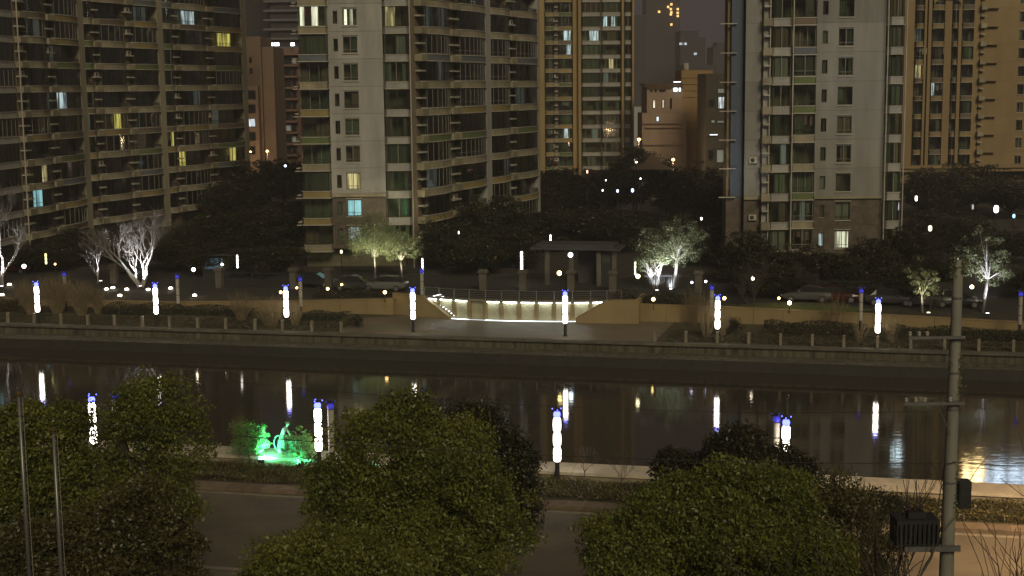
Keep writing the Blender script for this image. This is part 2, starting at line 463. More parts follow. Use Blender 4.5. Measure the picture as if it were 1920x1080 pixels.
# near bank
def nstrip(name, t0, t1, z, m): return strip(name, t0, t1, z, m)
nstrip('verge_soil', t_kerb - 0.1, t_nw2 + 0.3, 2.15, mat('verge_soil', (0.075, 0.066, 0.030), 0.95, 0.4, 1.6, 0.7, 8))
nstrip('road', t_road2 - 0.02, t_road + 0.05, 2.0, m_asph)
nstrip('gutter_line', t_road - 0.55, t_road - 0.25, 2.006, mat('worn_edge_paint', (0.36, 0.31, 0.22), 0.8, 0.35, 2.0))
nstrip('near_pavement', t_road2 - 60, t_road2 - 0.3, 2.13, mat('pavement_slabs', (0.20, 0.165, 0.12), 0.85, 0.25, 0.8, 0.2, 9))
b = MB()
b.loft([[tuple(F(s, t, z)) for t, z in [(t_nw - 0.02, -1.5), (t_nw + 0.0, 2.44), (t_nw2 + 0.03, 2.44), (t_nw2 + 0.03, 1.9)]] for s in (-260, 0, 260)])
riverwall = thing('river_wall', 'low pale stone flood wall along the near bank', 'wall', F(0, t_nw, 2.0))
o = b.obj('wall_body', mat('near_wall_stone', (0.42, 0.35, 0.23), 0.85, 0.2, 1.0, 0.3, 8, stretch=(1, 1, .5)), riverwall, -Vector(F(0, t_nw, 2.0)))
b = MB(); Lc = 2.5
b.box(0.008, Lc - 0.008, t_nw - 0.06 - t_nw, t_nw2 - 0.06 - t_nw if t_nw2 < t_nw else 1, 0, 0.16)
cw_ = b.v
b = MB(); w_ = abs(t_nw2 - t_nw)
b.box(0.012, Lc - 0.012, -w_ - 0.06, 0.05, 0, 0.16)
cap_me = b.build('capstone', mat('pale_capstone', (0.80, 0.70, 0.52), 0.85, 0.18, 1.2, 0.3, 9, rnd=0.06))
s0 = st(Q(-80, t_nw, 2.6))[0]; s1 = st(Q(2050, t_nw, 2.6))[0]
n = int((s1 - s0) / Lc)
for i in range(n):
    p = F(s0 + i * Lc, t_nw, 2.44 + random.uniform(0, 0.012)) - Vector(F(0, t_nw, 2.0))
    obj('capstone', cap_me, riverwall, p, UA)
kerb = thing('kerb', 'kerb', None, F(0, t_road, 2.0)); del kerb['label']; tag(kerb, kind='structure')
b = MB(); wk = abs(t_kerb - t_road); b.box(0.01, 0.99, -0.02, wk, 0, 0.17)
k_me = b.build('kerb_stone', m_brick)
for i in range(int(s1 - s0)):
    obj('kerb_stone', k_me, kerb, F(s0 + i, t_road, 2.0 + random.uniform(0, .008)) - Vector(F(0, t_road, 2.0)), UA)
kerb2 = thing('pavement_kerb', 'k', None, F(0, t_road2, 2.0)); del kerb2['label']; tag(kerb2, kind='structure')
b = MB(); b.box(0.01, 0.99, -0.28, 0, 0, 0.14)
k2 = b.build('kerb_stone', M['stone'])
s0n = st(Q(-60, t_road2, 2.1))[0]; s1n = st(Q(2000, t_road2, 2.1))[0]
for i in range(int(s1n - s0n)):
    obj('kerb_stone', k2, kerb2, F(s0n + i, t_road2, 2.0) - Vector(F(0, t_road2, 2.0)), UA)

# ------------------------------------------------------------------ buildings
HF = 2.9
Z0 = 22.95                        # a floor level close to the camera's own height
def zk(k): return Z0 + HF * k
GZ = 3.45
rt_ = None
WINDOWS = []                      # (window object, centre in the world, pane path) to switch rooms on later
class Face:
    def __init__(s, a, b):
        s.o = Vector((a.x, a.y, 0)); d = Vector((b.x - a.x, b.y - a.y, 0)); s.L = d.length; s.d = d.normalized()
        s.a = math.atan2(d.y, d.x); s.n = Vector((s.d.y, -s.d.x, 0))
    def w(s, x, y, z): return s.o + s.d * x - s.n * y + Vector((0, 0, z))
    def x(s, px):
        a, b = -60.0, 160.0
        inc = proj(s.w(1, 0, Z0))[0] > proj(s.w(0, 0, Z0))[0]
        for _ in range(50):
            m = (a + b) / 2
            if (proj(s.w(m, 0, Z0))[0] < px) == inc: a = m
            else: b = m
        return a
def put(root, f, nm, me, x, z, y=0.0, m=None):
    return obj(nm, me, root, f.w(x, y, z) - Vector(root.location), f.a, m)

_cache = {}
def cached(key, fn):
    if key not in _cache: _cache[key] = fn()
    return _cache[key]
def bpath(w, d, bulge, n=7, side=0.12):
    pts = [(0, 0)]
    for i in range(n):
        u = i / (n - 1)
        pts.append((side + (w - 2 * side) * u, -d - bulge * math.sin(math.pi * u)))
    return pts + [(w, 0)]
def inset(path, o):
    pts = [Vector(p) for p in path]; out = []
    for i, p in enumerate(pts):
        d0 = (pts[i] - pts[i - 1]).normalized() if i else (pts[1] - pts[0]).normalized()
        d1 = (pts[i + 1] - pts[i]).normalized() if i < len(pts) - 1 else d0
        n0 = Vector((d0.y, -d0.x)); n1 = Vector((d1.y, -d1.x)); nn = (n0 + n1).normalized()
        q = p - nn * o / max(0.5, nn.dot(n0)); out.append((q.x, q.y))
    return out
def plen(path): return sum((Vector(path[i + 1]) - Vector(path[i])).length for i in range(len(path) - 1))
def pat(path, u):
    L = plen(path) * min(1, max(0, u))
    for i in range(len(path) - 1):
        a = Vector(path[i]); c = Vector(path[i + 1]); l = (c - a).length
        if L <= l + 1e-6: return a + (c - a) * (L / l if l else 0)
        L -= l
    return Vector(path[-1])
def frame_mesh(path, z0, z1, divs, transom, fw=0.06):
    b = MB(); t = 0.035
    for za, zb in ((z0, z0 + fw), (z1 - fw, z1)) + (((z0 + (z1 - z0) * transom - 0.02, z0 + (z1 - z0) * transom + 0.02),) if transom else ()):
        b.sweep(path, [(-t, za), (t, za), (t, zb), (-t, zb)])
    us = [0.004] + list(divs) + [0.996]
    for u in us:
        p = pat(path, u); q = pat(path, min(1, u + 0.01)); r_ = pat(path, max(0, u - 0.01)); d = (q - r_).normalized(); n_ = Vector((d.y, -d.x))
        h = fw * 0.5
        sec = lambda z: [(*(p - d * h - n_ * t), z), (*(p + d * h - n_ * t), z), (*(p + d * h + n_ * t), z), (*(p - d * h + n_ * t), z)]
        b.loft([sec(z0 + fw), sec(z1 - fw)])
    return b.build('window', M['frame'])
def pane_mesh(path, z0, z1):
    b = MB()
    for i in range(len(path) - 1):
        a, c = path[i], path[i + 1]
        b.face([(a[0], a[1], z0 + .05), (c[0], c[1], z0 + .05), (c[0], c[1], z1 - .05), (a[0], a[1], z1 - .05)])
    return b.build('pane', M['glass'])
def curtain_mesh(path, z0, z1, spans, flat=False):
    p2 = inset(path, 0.22); b = MB(); L = plen(p2)
    for u0, u1 in spans:
        n = 2 if flat else max(4, int((u1 - u0) * L / 0.16)); secs = []
        for i in range(n + 1):
            u = u0 + (u1 - u0) * i / n
            p = pat(p2, u); q = pat(p2, min(1, u + .01)); r_ = pat(p2, max(0, u - .01)); d = (q - r_).normalized()
            o = 0 if flat else (0.035 if i % 2 else -0.035)
            secs.append([(p.x + d.y * o, p.y - d.x * o, z0 + .03), (p.x + d.y * o, p.y - d.x * o, z1 - .03)])
        b.loft(secs, closed=False)
    return b.build('curtain', M['cur_grey'])
SPANS = [[(0.02, .98)], [(0.02, .3), (.72, .98)], [(0.02, .5)], [(.48, .98)], [(0.02, .2)], [(.3, .75)]]
CURT = ['cur_green', 'cur_brown', 'cur_grey', 'cur_dark', 'cur_green', 'cur_dark', 'cur_brown', 'cur_dark']
def add_window(root, f, x, z, key, path, z0, z1, divs=(0.5,), transom=0.3, y=0.0):
    key = ('w',) + key
    o = put(root, f, 'window', cached(key + ('f',), lambda: frame_mesh(path, z0, z1, divs, transom)), x, z, y)
    obj('pane', cached(key + ('p',), lambda: pane_mesh(path, z0, z1)), o)
    if random.random() < .42:
        o.material_slots[0].link = 'OBJECT'; o.material_slots[0].material = M['frame_pale']
    v = random.choices(range(len(SPANS)), [4, 3, 2, 2, 2, 1])[0]
    c = obj('curtain', cached(key + ('c', v), lambda: curtain_mesh(path, z0, z1, SPANS[v])), o, m=M[random.choice(CURT)])
    mid = pat(path, 0.5)
    WINDOWS.append((o, c, f.w(x + mid.x, y + mid.y, z + (z0 + z1) / 2), key, path, z0, z1))
    return o
def wall_mesh(w, h, holes, m, t=0.22, z0=0.0):
    xs = sorted({0, w, *[a for q in holes for a in q[:2]]}); zs = sorted({z0, h, *[a for q in holes for a in q[2:]]})
    b = MB()
    for i in range(len(xs) - 1):
        for j in range(len(zs) - 1):
            cx = (xs[i] + xs[i + 1]) / 2; cz = (zs[j] + zs[j + 1]) / 2
            if any(q[0] < cx < q[1] and q[2] < cz < q[3] for q in holes): continue
            b.face([(xs[i], 0, zs[j]), (xs[i + 1], 0, zs[j]), (xs[i + 1], 0, zs[j + 1]), (xs[i], 0, zs[j + 1])])
    for a, c, d, e in holes:
        for q in ([(a, 0, d), (a, t, d), (c, t, d), (c, 0, d)], [(a, 0, e), (c, 0, e), (c, t, e), (a, t, e)],
                  [(a, 0, d), (a, 0, e), (a, t, e), (a, t, d)], [(c, 0, d), (c, t, d), (c, t, e), (c, 0, e)]):
            b.face(q)
    for xx in (0, w):
        b.face([(xx, 0, z0), (xx, t, z0), (xx, t, h), (xx, 0, h)])
    return b.build('wall_panel', m)
def band_mesh(path, zb, zt, ledge=True):
    b = MB()
    b.sweep(path, [(-0.10, zb), (0.0, zb), (0.0, zt), (-0.10, zt)])
    if ledge:
        b.sweep(path, [(-0.02, zt + .003), (0.07, zt + .003), (0.07, zt + .08), (-0.02, zt + .08)], 1)
        b.sweep(path, [(0.003, zb - .03), (0.10, zb - .03), (0.10, zb + .07), (0.003, zb + .07)], 1)
    p2 = inset(path, 0.09)
    b.face([(x, y, zb + .12) for x, y in p2][::-1]); b.face([(x, y, zb + .02) for x, y in p2])
    return b.build('balcony', [M['cream'], M['white']])
def rail_mesh(path, z0, z1):
    b = MB()
    b.sweep(path, [(-.08, z1 - .05), (-.03, z1 - .05), (-.03, z1), (-.08, z1)])
    p2 = inset(path, .055); n = max(6, int(plen(path) / 0.22))
    for i in range(1, n):
        p = pat(p2, i / n); b.box(p.x - .012, p.x + .012, p.y - .012, p.y + .012, z0, z1 - .05)
    return b.build('railing', M['dark_metal'])
def ac_mesh():
    b = MB(); b.box(0, .8, -.3, 0, 0, .58)
    b.lathe([(.2, 0), (.22, .01), (.2, .02)], 10, (0, 0, 0), 1)
    n0 = len(b.v) - 30
    for i in range(n0, len(b.v)):
        x, y, z = b.v[i]; b.v[i] = (.32 + x, -.30 - z, .29 + y)
    return b.build('air_conditioner', [M['white'], M['dark_metal']])

CLOTH = ['cl_white', 'cl_red', 'cl_blue', 'cl_grey', 'cl_white', 'cl_pink']
for n_, c_ in (('white', (.7, .68, .62)), ('red', (.35, .08, .06)), ('blue', (.12, .16, .3)), ('grey', (.3, .3, .3)), ('pink', (.5, .3, .28))):
    M['cl_' + n_] = mat('cloth_' + n_, c_, .9, .15, 3)
def laundry_mesh(v):
    r = random.Random(v * 13 + 5); b = MB(); x = 0
    b.tube([(-.1, 0, 2.35), (1.9, 0, 2.35)], .012, 4)
    while x < 1.7:
        w = r.uniform(.22, .45); h = r.uniform(.5, 1.1); b.box(x, x + w, -.015, .015, 2.33 - h, 2.33); x += w + r.uniform(.05, .35)
    return b.build('laundry', M['cl_white'])
def facade(root, f, cols, ks, pal, wallm='wall', ktop=None, base_k=-99, zbase=GZ, core=12, pillar_m='wall', d=0.95, bulge=0.45, accol=True, up_m='cream'):
    """cols: (type, px0, px1, extra); ks: storeys in the picture; pal(k, col) -> band colour"""
    ztop = zk(ktop) if ktop else zk(max(ks) + 1)
    up = MB()
    xa = min(f.x(c[1]) for c in cols); xb = max(f.x(c[2]) for c in cols)
    b = MB(); b.box(xa + .05, xb - .05, 1.25, core, zbase - 1, ztop + .5)
    put(root, f, 'core', b.build('core', M['interior']), 0, 0)
    for ci, c in enumerate(cols):
        ty = c[0]; x0 = f.x(c[1]); x1 = f.x(c[2]); w = x1 - x0
        ex = c[3] if len(c) > 3 else None
        if ty == 'pillar':
            dd = ex if ex else 0.9
            b = MB(); b.box(0, w, -dd, 1.0, zbase - .5, ztop); put(root, f, 'pillar', b.build('pillar', M[pillar_m]), x0, 0); continue
        if ty == 'pier':
            b = MB(); b.box(0, w, -0.35, 1.0, zbase - .5, ztop); put(root, f, 'pier', b.build('pier', M['brown' if accol else pillar_m]), x0, 0)
            lm = cached(('ledge', round(w, 2)), lambda: (lambda q: (q.box(-.08, w + .08, -1.05, -.353, 0, .16), q.build('ledge', M['white']))[1])(MB()))
            bm = cached(('ledgebox', round(w, 2)), lambda: (lambda q: (q.box(-.18, w + .18, -1.25, -.354, -.32, .42), q.build('ledge_box', M['cream']))[1])(MB()))
            for k in ks:
                put(root, f, 'ledge_box', bm, x0, zk(k)); put(root, f, 'ledge', lm, x0, zk(k) + 1.5)
                if random.random() < .14 and f.L > 12 and accol: put(root, f, 'air_conditioner', cached('ac', ac_mesh), x0 + w / 2 - .4, zk(k) + 1.662, -.55)
            for k in range(max(ks) + 1, ktop or 0): up.box(x0 - .1, x0 + w + .1, -1.15, -.36, zk(k) - .3, zk(k) + .4)
            continue
        for k in ks:
            z = zk(k)
            if ty == 'bal':
                path = bpath(w, d, bulge if w > 4 else bulge * .5)
                key = ('bal', round(w, 2), d)
                put(root, f, 'balcony', cached(key, lambda: band_mesh(path, -.28, .42)), x0, z, 0, M[pal(k, ci)])
                if random.random() < (ex if ex is not None else .22):     # left open: railing in front, glazing behind
                    put(root, f, 'railing', cached(key + ('r',), lambda: rail_mesh(path, .5, 1.0)), x0, z)
                    add_window(root, f, x0, z, key + ('in',), [(0.02, .3), (w - .02, .3)], -.12, 2.6, (.33, .66), .0)
                else:
                    if random.random() < .45:
                        lv = random.randrange(6); put(root, f, 'laundry', cached(('laundry', lv), lambda: laundry_mesh(lv)), x0 + random.uniform(.3, max(.31, w - 2.2)), z, -d + .3, M[random.choice(CLOTH)])
                    nd = max(2, int(w / .85)); add_window(root, f, x0, z, key, inset(path, .05), .505, 2.6, [i / nd for i in range(1, nd)], .25 if (k + ci) % 2 else 0)
            elif ty == 'bay':
                dd = ex or 0.55
                path = [(0, 0), (.3, -dd), (w - .3, -dd), (w, 0)] if w > 1.5 else [(0, 0), (.05, -dd), (w - .05, -dd), (w, 0)]
                key = ('bay', round(w, 2), dd)
                put(root, f, 'bay_ledge', cached(key, lambda: band_mesh(path, -.33, .33)), x0, z, 0, M['wall'])
                nd = max(2, int(w / 1.0)); add_window(root, f, x0, z, key, inset(path, .05), .415, 2.54, [i / nd for i in range(1, nd)], 0)
            elif ty == 'wall':
                mm = 'stone_base' if k < base_k else (ex.get('m', wallm) if ex else wallm)
                hs = []
                for q in (ex or {}).get('win', ()):
                    a0, a1 = f.x(q[0]) - x0, f.x(q[1]) - x0; hs.append((a0, a1, q[2], q[3]))
                key = ('wall', mm, round(w, 2), tuple(round(a, 2) for h in hs for a in h))
                put(root, f, 'wall_panel', cached(key, lambda: wall_mesh(w, HF - .035, hs, M[mm])), x0, z)
                if True:
                    b_ = cached(('seam', round(w, 2)), lambda: (lambda q: (q.box(0, w, .03, .2, -.035, 0), q.build('joint', M['brown']))[1])(MB()))
                    put(root, f, 'joint', b_, x0, z)
                for a0, a1, b0, b1 in hs:
                    ww = a1 - a0
                    add_window(root, f, x0 + a0, z, ('flat', round(ww, 2), b0, b1), [(0, .1), (ww, .1)], b0, b1, (.5,) if ww > .9 else (), .2 if ww > .9 else 0)
                    if ww > .9:
                        sm = cached(('sill', round(ww, 2)), lambda: (lambda q: (q.box(-.1, ww + .1, -.12, -.003, 0, .1), q.box(-.1, ww + .1, -.1, -.003, b1 - b0 + .25, b1 - b0 + .33), q.build('sill', M['white']))[2])(MB()))
                        put(root, f, 'sill', sm, x0 + a0, z + b0 - .13)
            elif ty == 'plain':
                pass
        if ktop:                                          # storeys above the picture, seen in the river
            for k in range(max(ks) + 1, ktop):
                z = zk(k)
                if ty in ('bal', 'bay'):
                    up.box(x0 + .05, x1 - .05, -(d if ty == 'bal' else .5), 0, z - .3, z + .45); up.box(x0, x1, .1, .2, z + .45, z + 2.6, 1)
                else:
                    up.box(x0, x1, 0, .2, z - .003, z + HF - .06)
                    for q in (ex or {}).get('win', ()): up.box(f.x(q[0]), f.x(q[1]), -.03, .0, z + q[2], z + q[3], 1)
    if up.v:
        tag(put(root, f, 'upper_storeys', up.build('upper_storeys', [M[up_m], M['glass_dark']]), 0, 0), kind='stuff')

def cornice(root, f, px0, px1, z, h=.3, out=.3, m='cream'):
    b = MB(); b.box(0, f.x(px1) - f.x(px0), -out, -.004, 0, h); put(root, f, 'cornice', b.build('cornice', M[m]), f.x(px0), z)

M['floodlit_white']=mat('white_painted_wall',(.75,.78,.78),.7,.08,.4)
# --- left slab block, its face running back from the river
P0 = PD(-70, 173, 157); P1 = PD(151, 171, 187); P2 = PD(300, 170, 204); P3 = PD(455, 169, 226)
slab = thing('apartment_block', 'long dim apartment slab of curved balconies running back at the left edge', 'building', (P1.x, P1.y, GZ))
pal1 = lambda k, c: ['cream', 'yellow', 'cream', 'brown', 'cream', 'green', 'cream', 'bluegrey', 'brown', 'cream', 'green', 'yellow', 'cream'][(k * 5 + c * 3 + (c * k) % 3) % 13]
ks1 = range(-6, 5)
facade(slab, Face(P0, P1), [('bay', -68, 24), ('pier', 27, 37), ('bal', 39, 79), ('pier', 80, 91), ('bal', 93, 139), ('pillar', 140, 150.5)], ks1, pal1, ktop=28, pillar_m='pillar_old')
facade(slab, Face(P1, P2), [('bal', 151, 168), ('pier', 169, 178), ('bal', 179, 229), ('pier', 231, 241), ('bal', 243, 289), ('pillar', 290, 300)], ks1, pal1, ktop=28, pillar_m='pillar_old')
facade(slab, Face(P2, P3), [('bal', 301, 318), ('pier', 319, 327), ('bal', 329, 380), ('pier', 381, 391), ('bal', 394, 446), ('pillar', 447, 455)], ks1, pal1, ktop=28, pillar_m='pillar_old')
fx = Face(P0, P1)
b = MB(); xx = fx.x(25); b.tube([(xx, -.95, GZ), (xx, -.95, zk(28))], .09, 8); put(slab, fx, 'drain_pipe', b.build('drain_pipe', M['white']), 0, 0)

# --- centre tower
D2 = 153.5
C0 = PD(561, 167, D2); C1 = PD(771, 165, D2); C2 = PD(1000, 163, 190)
tower = thing('apartment_tower', 'pale tower with a blank grey front strip and curved balconies on its flank', 'building', (C0.x, C0.y, GZ))
cb = {2: 'cream', 1: 'bluegrey', 0: 'cream', -1: 'yellow', -2: 'green', -3: 'cream', -4: 'yellow', -5: 'yellow', -6: 'cream', 3: 'cream', 4: 'yellow'}
pal2 = lambda k, c: cb[k] if (c + k) % 3 else 'cream'
ks2 = range(-6, 4)
f2 = Face(C0, C1); f2s = Face(C1, C2)
facade(tower, f2, [('bal', 562, 617, .3), ('wall', 617, 719, {'win': [(627, 636, .75, 2.15), (645, 672, .6, 2.35)]}), ('bay', 720, 769)], ks2, lambda k, c: cb[k], ktop=29, base_k=-4, d=.8, bulge=.2, core=14)
facade(tower, f2s, [('pier', 774, 782), ('bal', 783, 831), ('pier', 832, 846), ('bal', 847, 898), ('pillar', 899, 908), ('bal', 909, 944), ('pier', 945, 953), ('bal', 954, 996), ('pillar', 996.5, 1000)], ks2, pal2, ktop=29, pillar_m='wall', core=11)
cornice(tower, f2, 617, 719, zk(-4) - .2, .28, .25)
# stacked white ledges turning the tower's corner
lm = MB(); lm.box(-.55, 0, -1.1, .8, 0, .09); lm.box(-.42, 0, -1.0, .8, .3, .39); lm = lm.build('corner_ledge', M['white'])
b = MB(); b.box(0, .12, -.92, -.8, 0, zk(29) - GZ); edge_me = b.build('edge_pipe', M['white'])
for k in ks2: put(tower, f2, 'corner_ledge', lm, 0, zk(k) - .3)
put(tower, f2, 'edge_pipe', edge_me, f2.x(770), GZ)

# --- right tower
D4 = 144
E0 = PD(1397, 158, D4); E1 = PD(1694, 156, D4)
rt = thing('apartment_tower', 'pale tower with a blue painted strip beside its glazed balconies', 'building', (E0.x, E0.y, GZ))
f4 = Face(E0, E1)
c4 = {3: 'brown', 2: 'brown', 1: 'bluegrey', 0: 'green', -1: 'green', -2: 'cream', -3: 'cream', -4: 'green', -5: 'cream', -6: 'cream', 4: 'cream'}
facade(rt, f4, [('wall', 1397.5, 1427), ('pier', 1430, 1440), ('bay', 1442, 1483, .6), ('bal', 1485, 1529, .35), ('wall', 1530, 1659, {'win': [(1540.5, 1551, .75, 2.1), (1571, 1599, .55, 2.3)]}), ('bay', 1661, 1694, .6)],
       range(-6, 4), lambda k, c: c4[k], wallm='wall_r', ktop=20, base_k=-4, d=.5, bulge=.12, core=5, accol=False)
cornice(rt, f4, 1397, 1427, zk(-4) - .2, .25, .25); cornice(rt, f4, 1530, 1659, zk(-4) - .2, .25, .25)
b = MB(); b.box(0, .1, -.75, -.62, 0, zk(20) - GZ); em4 = b.build('edge_pipe', M['white'])
for px in (1441, 1484.3, 1660, 1694.5): put(rt, f4, 'edge_pipe', em4, f4.x(px) - .05, GZ)
b = MB(); b.box(-(f4.x(1397.5) - f4.x(1374)), -.05, .9, 3.4, zk(-4) - GZ, zk(20) - GZ); put(rt, f4, 'blue_strip', b.build('blue_strip', M['blue']), 0, GZ)
xl = -(f4.x(1397.5) - f4.x(1374))
b = MB(); b.box(xl - .3, xl - .004, 1.5, 3.6, 0, zk(20) - GZ); put(rt, f4, 'side_wall', b.build('side_wall', M['wall_tan_sodium']), 0, GZ)
b = MB(); b.box(xl - .4, -.06, .95, 3.5, 0, zk(-4) - GZ - .01); put(rt, f4, 'stone_plinth', b.build('stone_plinth', M['stone_base']), 0, GZ)
lm = MB(); lm.box(xl - 1.2, xl + .5, .5, .896, 0, .09); lm = lm.build('corner_ledge', M['white'])
for k in range(-4, 4): put(rt, f4, 'corner_ledge', lm, 0, zk(k) - .05)
put(rt, f4, 'air_conditioner', cached('ac', ac_mesh), f4.x(1406), zk(-3) + .6, -.01)
put(rt, f4, 'air_conditioner', cached('ac', ac_mesh), f4.x(1406), zk(-5) + .6, -.01)

# --- ochre block behind, between the towers; orange street light painted into its walls
D3 = 302
G0 = PD(1003, 162, D3); G1 = PD(1188, 160, D3)
ob = thing('apartment_block', 'sodium toned ochre block with tall pale piers seen between the two towers', 'building', (G0.x, G0.y, GZ))
facade(ob, Face(G0, G1), [('pillar', 1004, 1009, 1.3), ('pillar', 1012, 1021, .9), ('bal', 1022, 1039), ('pier', 1040, 1046), ('bal', 1047, 1073), ('pillar', 1074, 1078), ('wall', 1078, 1083.5, {'m': 'wall_gold_sodium'}), ('pillar', 1084, 1089, 1.2), ('bay', 1090, 1126), ('bay', 1127, 1164), ('pillar', 1165, 1169, 1.2), ('bay', 1170, 1184), ('pillar', 1184.5, 1188, 1.0)],
       range(-6, 7), lambda k, c: ['wall_gold_sodium', 'yellow', 'wall_gold_sodium', 'brown', 'green'][(k * 3 + c) % 5], wallm='wall_gold_sodium', ktop=30, pillar_m='wall_gold_sodium', core=16, accol=True, up_m='wall_gold_sodium')

# --- far right block
D5 = 234
H0 = PD(1691, 156, D5); H1 = PD(2040, 153, D5)
rb = thing('apartment_block', 'sodium toned tan block at the right edge with an arch over its balcony recesses', 'building', (H0.x, H0.y, GZ))
f5 = Face(H0, H1)
facade(rb, f5, [('pillar', 1692, 1711, .4), ('bal', 1712, 1727, .5), ('pillar', 1728, 1732), ('pillar', 1735, 1741), ('bal', 1742, 1765, .6), ('pillar', 1766, 1779, .7), ('bal', 1780, 1790, .5), ('pillar', 1791, 1797), ('bal', 1798, 1821, .5), ('pillar', 1822, 1833, .3), ('pier', 1834, 1841),
       ('wall', 1842, 1990, {'win': [(1908, 1920, .6, 2.2), (1950, 1962, .6, 2.2)], 'm': 'wall_tan_sodium'})],
       range(-5, 6), lambda k, c: ['wall_tan_sodium', 'brown', 'yellow', 'wall_tan_sodium', 'brown'][(k * 2 + c) % 5], wallm='wall_tan_sodium', ktop=24, pillar_m='wall_tan_sodium', core=16, accol=False, base_k=-5, up_m='wall_tan_sodium')
lm = MB(); lm.box(0, f5.x(1868) - f5.x(1842), -.7, -.004, 0, .13); lm = lm.build('ledge', M['wall_tan_sodium'])
for k in range(-4, 6): put(rb, f5, 'ledge', lm, f5.x(1842), zk(k) - .1)
cornice(rb, f5, 1690, 1990, zk(-5) + .35, .5, 1.3, 'wall_tan_sodium'); cornice(rb, f5, 1690, 1990, zk(-5) - .25, .4, 1.0, 'wall_tan_sodium')
b = MB(); xa, xb = f5.x(1741), f5.x(1797); zA = zk(4) + .2; n = 14; outer = []; inner = []
for i in range(n + 1):
    an = math.pi * i / n; cx = (xa + xb) / 2; rx = (xb - xa) / 2 - .3
    inner.append((cx - rx * math.cos(an), zA + 1.3 * math.sin(an) ** .6)); outer.append((xa + (xb - xa) * i / n, zA + 2.4))
for i in range(n):
    for y in (-1.15, -.95):
        b.face([(inner[i][0], y, inner[i][1]), (inner[i + 1][0], y, inner[i + 1][1]), (outer[i + 1][0], y, outer[i + 1][1]), (outer[i][0], y, outer[i][1])])
    b.face([(inner[i][0], -1.15, inner[i][1]), (inner[i][0], -.95, inner[i][1]), (inner[i + 1][0], -.95, inner[i + 1][1]), (inner[i + 1][0], -1.15, inner[i + 1][1])])
put(rb, f5, 'arch', b.build('arch', M['wall_tan_sodium']), 0, 0)
# bright rooms just above the picture that show in the river
def lit_panel(px0, px1, k0, k1, m):
    b = MB(); b.box(f5.x(px0), f5.x(px1), -1.25, -1.15, k0, k1); put(rb, f5, 'lit_window', b.build('lit_window', m), 0, 0)
lit_panel(1668, 1684 + 22, 38.0, 40.2, emis('cool_room', (.7, .9, 1.0), 5.0, .5, 1.2))
lit_panel(1826, 1866, 41.6, 45.8, emis('warm_room', (1.0, .74, .34), 14.0, .5, 1.0))
lit_panel(1870, 1985, 41.8, 45.0, emis('cool_room_2', (.65, .82, 1.0), 6.0, .6, .8))

# --- smaller far buildings: body boxes with real window parts
def simple(name, label, D, boxes, wins, zb=GZ):
    """boxes: (px0, px1, ytop, depth, push back, mat); wins: (px0, px1, y0, y1, push, mat)"""
    a = PD(boxes[0][0], 160, D); root = thing(name, label, 'building', (a.x, a.y, zb))
    for px0, px1, yt, dep, push, m in boxes:
        p = PD(px0, yt, D + push); q = PD(px1, yt, D + push)
        b = MB(); b.box(p.x, q.x, D + push, D + push + dep, zb - 1, p.z)
        b.obj('wall', m, root, -Vector(root.location))
    for px0, px1, y0, y1, push, m in wins:
        p = PD(px0, y1, D + push); q = PD(px1, y0, D + push); w = q.x - p.x; h = q.z - p.z; e = .09
        b = MB()
        for bx in ((0, w, 0, e), (0, w, h - e, h), (0, e, e, h - e), (w - e, w, e, h - e)): b.box(bx[0], bx[1], -.16, -.004, bx[2], bx[3])
        fr = b.obj('window', M['frame'], root, Vector((p.x, D + push, p.z)) - Vector(root.location))
        b = MB(); b.face([(e, -.06, e), (w - e, -.06, e), (w - e, -.06, h - e), (e, -.06, h - e)]); b.obj('pane', m, fr)
    return root
L_cool = emis('lit_room_cool', (.78, .90, 1.0), .75, .85, 2.2); L_warm = emis('lit_room_warm', (1.0, .78, .42), .7, .85, 2.0)
L_yel = emis('lit_room_yellow', (1.0, .80, .20), .7, .8, 2.0); L_cyan = emis('lit_room_cyan', (.45, .85, 1.0), .7, .5, 1.2)
L_white = emis('lit_room_white', (1.0, .92, .74), 1.1, .85, 2.2); L_dim = emis('lit_room_dim', (.62, .70, .70), .06, .8, 1.2)
L_tiny = emis('room_lamp', (.85, .93, 1.0), 5)
gd = M['glass_dark']
w = [(468, 472, 107, 118, 0, gd), (469, 473, 128, 138, 0, gd)]
for i in range(5): w.append((460, 479, 170 + i * 26, 186 + i * 26, -3, gd if i != 2 else L_cool))
bt = simple('apartment_building', 'sodium lit tan end wall behind the left slab', 300, [(440, 488, 69, 14, 0, M['wall_peach_sodium']), (488, 512, 88, 14, 1.5, M['wall_peach_sodium']), (455, 483, 162, 3, -3, M['wall_peach_sodium'])], w)
w = []
for i in range(9):
    for j, (a, c) in enumerate(((514, 529), (531, 546), (548, 556))):
        w.append((a, c, 108 + i * 21, 120 + i * 21, 0, [gd, gd, gd, L_dim, gd, gd, gd][(i * 2 + j * 5) % 7]))
db = simple('apartment_building', 'dim brick coloured block between the tan wall and pale tower', 368, [(512, 560, 90, 16, 0, mat('dim_brick_render', (.22, .12, .08), .85, .2, .5))], w)
b = MB()
for i in range(10):
    p = PD(512, 104 + i * 21, 368); q = PD(560, 104 + i * 21, 368); b.box(p.x, q.x, 366.6, 367.99, p.z, p.z + .5)
b.obj('balcony_slab', mat('dim_slab', (.30, .17, .12), .8), db, -Vector(db.location))
for a, c in ((503, 512), (514, 523), (545, 552)):
    p = PD(a, 86, 366); q = PD(c, 84, 366); b = MB(); b.box(p.x, q.x, 366, 366.4, p.z, p.z + .8); b.obj('roof_light', L_tiny, db, -Vector(db.location))
m_hz = mat('far_tower_grey', (.075, .062, .075), .9, .12, .05)
